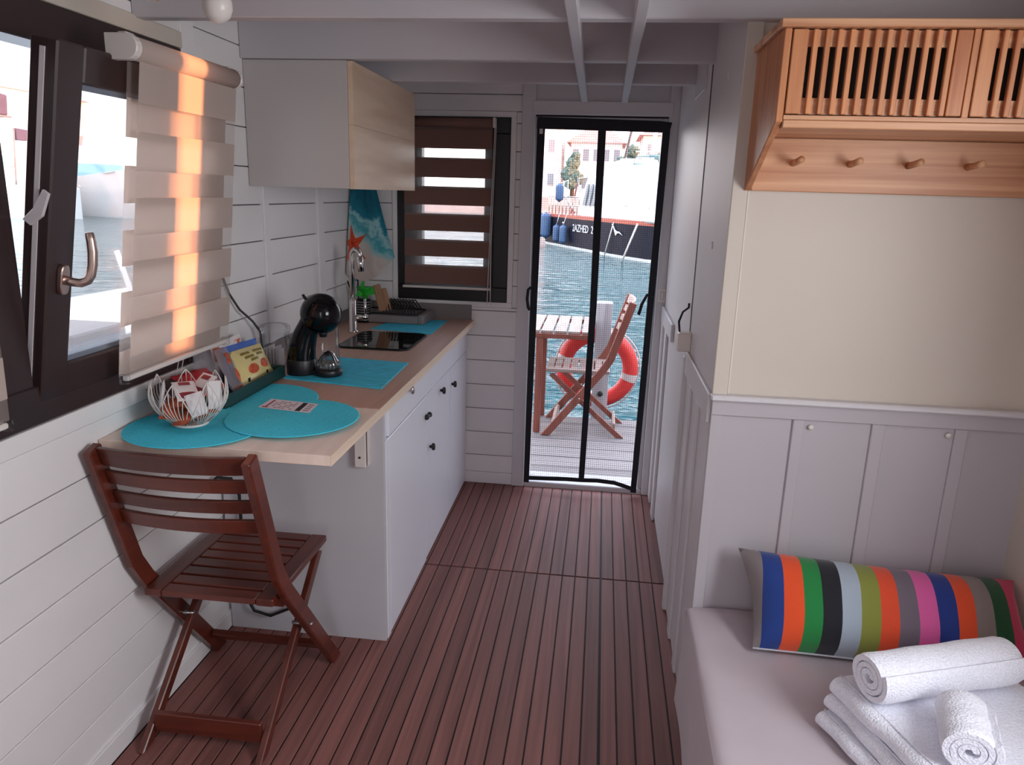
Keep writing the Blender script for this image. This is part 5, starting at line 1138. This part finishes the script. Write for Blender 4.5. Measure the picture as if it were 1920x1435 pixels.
def yacht(name, loc, rz, Ln, label, k=1.0):
    t = thing(name, loc, label, 'boat', 'white motor yachts outside the left window'); ox, oy, oz = loc
    R = T(*loc) @ rotz(rz); W_ = Ln*0.15
    def ol(z, fl):
        out = []
        for i in range(13):
            f_ = i/12; x = Ln*(f_-0.5)*(1+0.06*fl); w = W_*(1 if f_ < 0.45 else max(0.0, 1-((f_-0.45)/0.55)**2.2))*(0.72+0.28*fl); out.append((x, w))
        return [R @ Vector((x, w, z+(0.9*k*((x/Ln+0.5)**2) if fl > 0.5 else 0))) for x, w in out]+[R @ Vector((x, -w, z+(0.9*k*((x/Ln+0.5)**2) if fl > 0.5 else 0))) for x, w in out[::-1]]
    m = MB(); a, c = ol(-0.3, 0), ol(1.7*k, 1); n = len(a); m.add(a+c, [(i, (i+1) % n, n+(i+1) % n, n+i) for i in range(n)]+[tuple(range(n, 2*n))]); obj('hull', m, GELW, t)
    def blk(z0, z1, xa0, xa1, xb0, xb1, w0, w1, nm, mt):
        vs = [R @ Vector(p) for p in ((xa0, -w0, z0), (xa1, -w0, z0), (xa1, w0, z0), (xa0, w0, z0), (xb0, -w1, z1), (xb1, -w1, z1), (xb1, w1, z1), (xb0, w1, z1))]
        m = MB(); m.add(vs, [(0, 3, 2, 1), (4, 5, 6, 7)]+[(j, (j+1) % 4, 4+(j+1) % 4, 4+j) for j in range(4)]); obj(nm, m, mt, t)
    blk(1.6*k, 3.2*k, -Ln*0.36, Ln*0.22, -Ln*0.34, Ln*0.05, W_*0.8, W_*0.68, 'cabin', GELW)
    blk(2.2*k, 2.9*k, -Ln*0.30, Ln*0.165, -Ln*0.30, Ln*0.10, W_*0.80, W_*0.735, 'cabin_glass', M('aqua_glass', (120, 170, 176), 0.1) if 'aqua_glass' not in bpy.data.materials else bpy.data.materials['aqua_glass'])
    blk(3.2*k, 3.9*k, -Ln*0.30, Ln*0.02, -Ln*0.28, -Ln*0.02, W_*0.66, W_*0.6, 'flybridge', GELW)
    m = MB(); m.tube([R @ Vector((-Ln*0.28, -W_*0.5, 3.8*k)), R @ Vector((-Ln*0.2, -W_*0.5, 5.0*k)), R @ Vector((-Ln*0.2, W_*0.5, 5.0*k)), R @ Vector((-Ln*0.28, W_*0.5, 3.8*k))], 0.08, 6); obj('radar_arch', m, GELW, t)
    m = MB(); m.tube([R @ Vector((Ln*(0.1+0.035*i), -W_*0.9*(1-0.06*i), 1.9*k+0.06*i)) for i in range(11)], 0.03, 6); obj('bow_rail', m, STEEL, t)
    m = MB(); m.tube([R @ Vector((Ln*0.1, -W_*1.0-0.15, 0.1)), R @ Vector((Ln*0.1, -W_*1.0-0.15, 1.1))], 0.16, 10); obj('fender', m, FEND, t)
yacht('yacht', (-33.5, 43.0, -0.6), -0.62, 14.0, 'white motor yacht with its bow toward us outside the right part of the left window', 1.1)
yacht('yacht', (-38.5, 41.0, -0.6), -0.55, 15.0, 'white motor yacht outside the left window, left of the window handle', 1.2)
yacht('yacht', (-27.0, 50.0, -0.6), -0.9, 12.0, 'white motor yacht outside the left window hidden mostly by the striped blind', 1.1)
house(-84, -66.5, 70, 90, 10, PINKW, 'pink building with red roof behind the yachts outside the left window', 3, 6, True, 'x')
house(-92, -72, 40, 62, 8, CRW, 'pale building behind the yachts at the left edge of the window', 3, 6, True, 'x')
# sailing boat with a folded sail cover, behind the yachts
sb_ = thing('sailing_boat', (-33.5, 35.6, -0.6), 'sailing boat with a mauve sail cover at the far left of the window view', 'boat')
m = MB(); pts = [(-37.5, 33.2), (-33.0, 34.4), (-29.5, 36.6), (-33.0, 36.9), (-37.0, 36.2)]; m.prism([(x, y, -0.8) for x, y in pts], (0, 0, 2.0)); obj('hull', m, GELW, sb_, bevel=0.1)
m = MB(); m.tube([(-33.0, 35.6, 1.2), (-33.0, 35.6, 13.0)], 0.10, 8); obj('mast', m, GELW, sb_)
SAILC = M('mauve_sail_cover', (74, 66, 86), 0.7, nscale=2, namt=0.1)
m = MB(); m.prism([(-33.2, 34.2, 4.9), (-32.6, 35.6, 4.85), (-32.5, 35.6, 5.9), (-32.7, 35.2, 6.0), (-33.1, 34.5, 5.6)], (-0.35, 0.15, 0)); obj('sail_cover', m, SAILC, sb_, bevel=0.05)
m = MB(); m.prism([(-32.6, 36.0, 3.6), (-32.2, 37.0, 3.6), (-32.2, 37.0, 4.15), (-32.6, 36.0, 4.25)], (-0.3, 0.12, 0)); obj('spray_hood', m, SAILC, sb_, bevel=0.04)
m = MB(); m.tube([(-33.6, 33.0, 4.85), (-32.6, 35.8, 4.8)], 0.06, 6); m.tube([(-32.9, 35.9, 1.2), (-32.7, 36.0, 4.2)], 0.05, 6); obj('boom', m, GREYL, sb_)
# pale boat deck moored alongside
ad = thing('tender_boat', (-5.2, 4.2, -0.6), 'white boat deck moored close outside the left window, with a pale pole', 'boat')
m = MB(); pts = [(-7.4, 2.0), (-3.2, 0.6), (-2.6, 3.6), (-3.4, 6.4), (-5.0, 7.6), (-7.2, 6.8)]
m.prism([(x, y, -0.75) for x, y in pts], (0, 0, 0.75)); obj('deck', m, GELW, ad, bevel=0.06)
m = MB(); m.box(-5.55, -4.85, 2.4, 3.2, 0.0, 0.16); obj('hatch', m, GREYL, ad, bevel=0.02)
m = MB(); m.tube([(-6.55, 5.9, 0.0), (-6.72, 5.9, 0.62)], 0.035, 8); obj('pole', m, GELW, ad)
m = MB(); m.lathe([(0.10, 0), (0.10, 0.03), (0.08, 0.06), (0.0, 0.07)], (-3.9, 3.9, 0.0), 16); obj('vent', m, STEEL, ad)
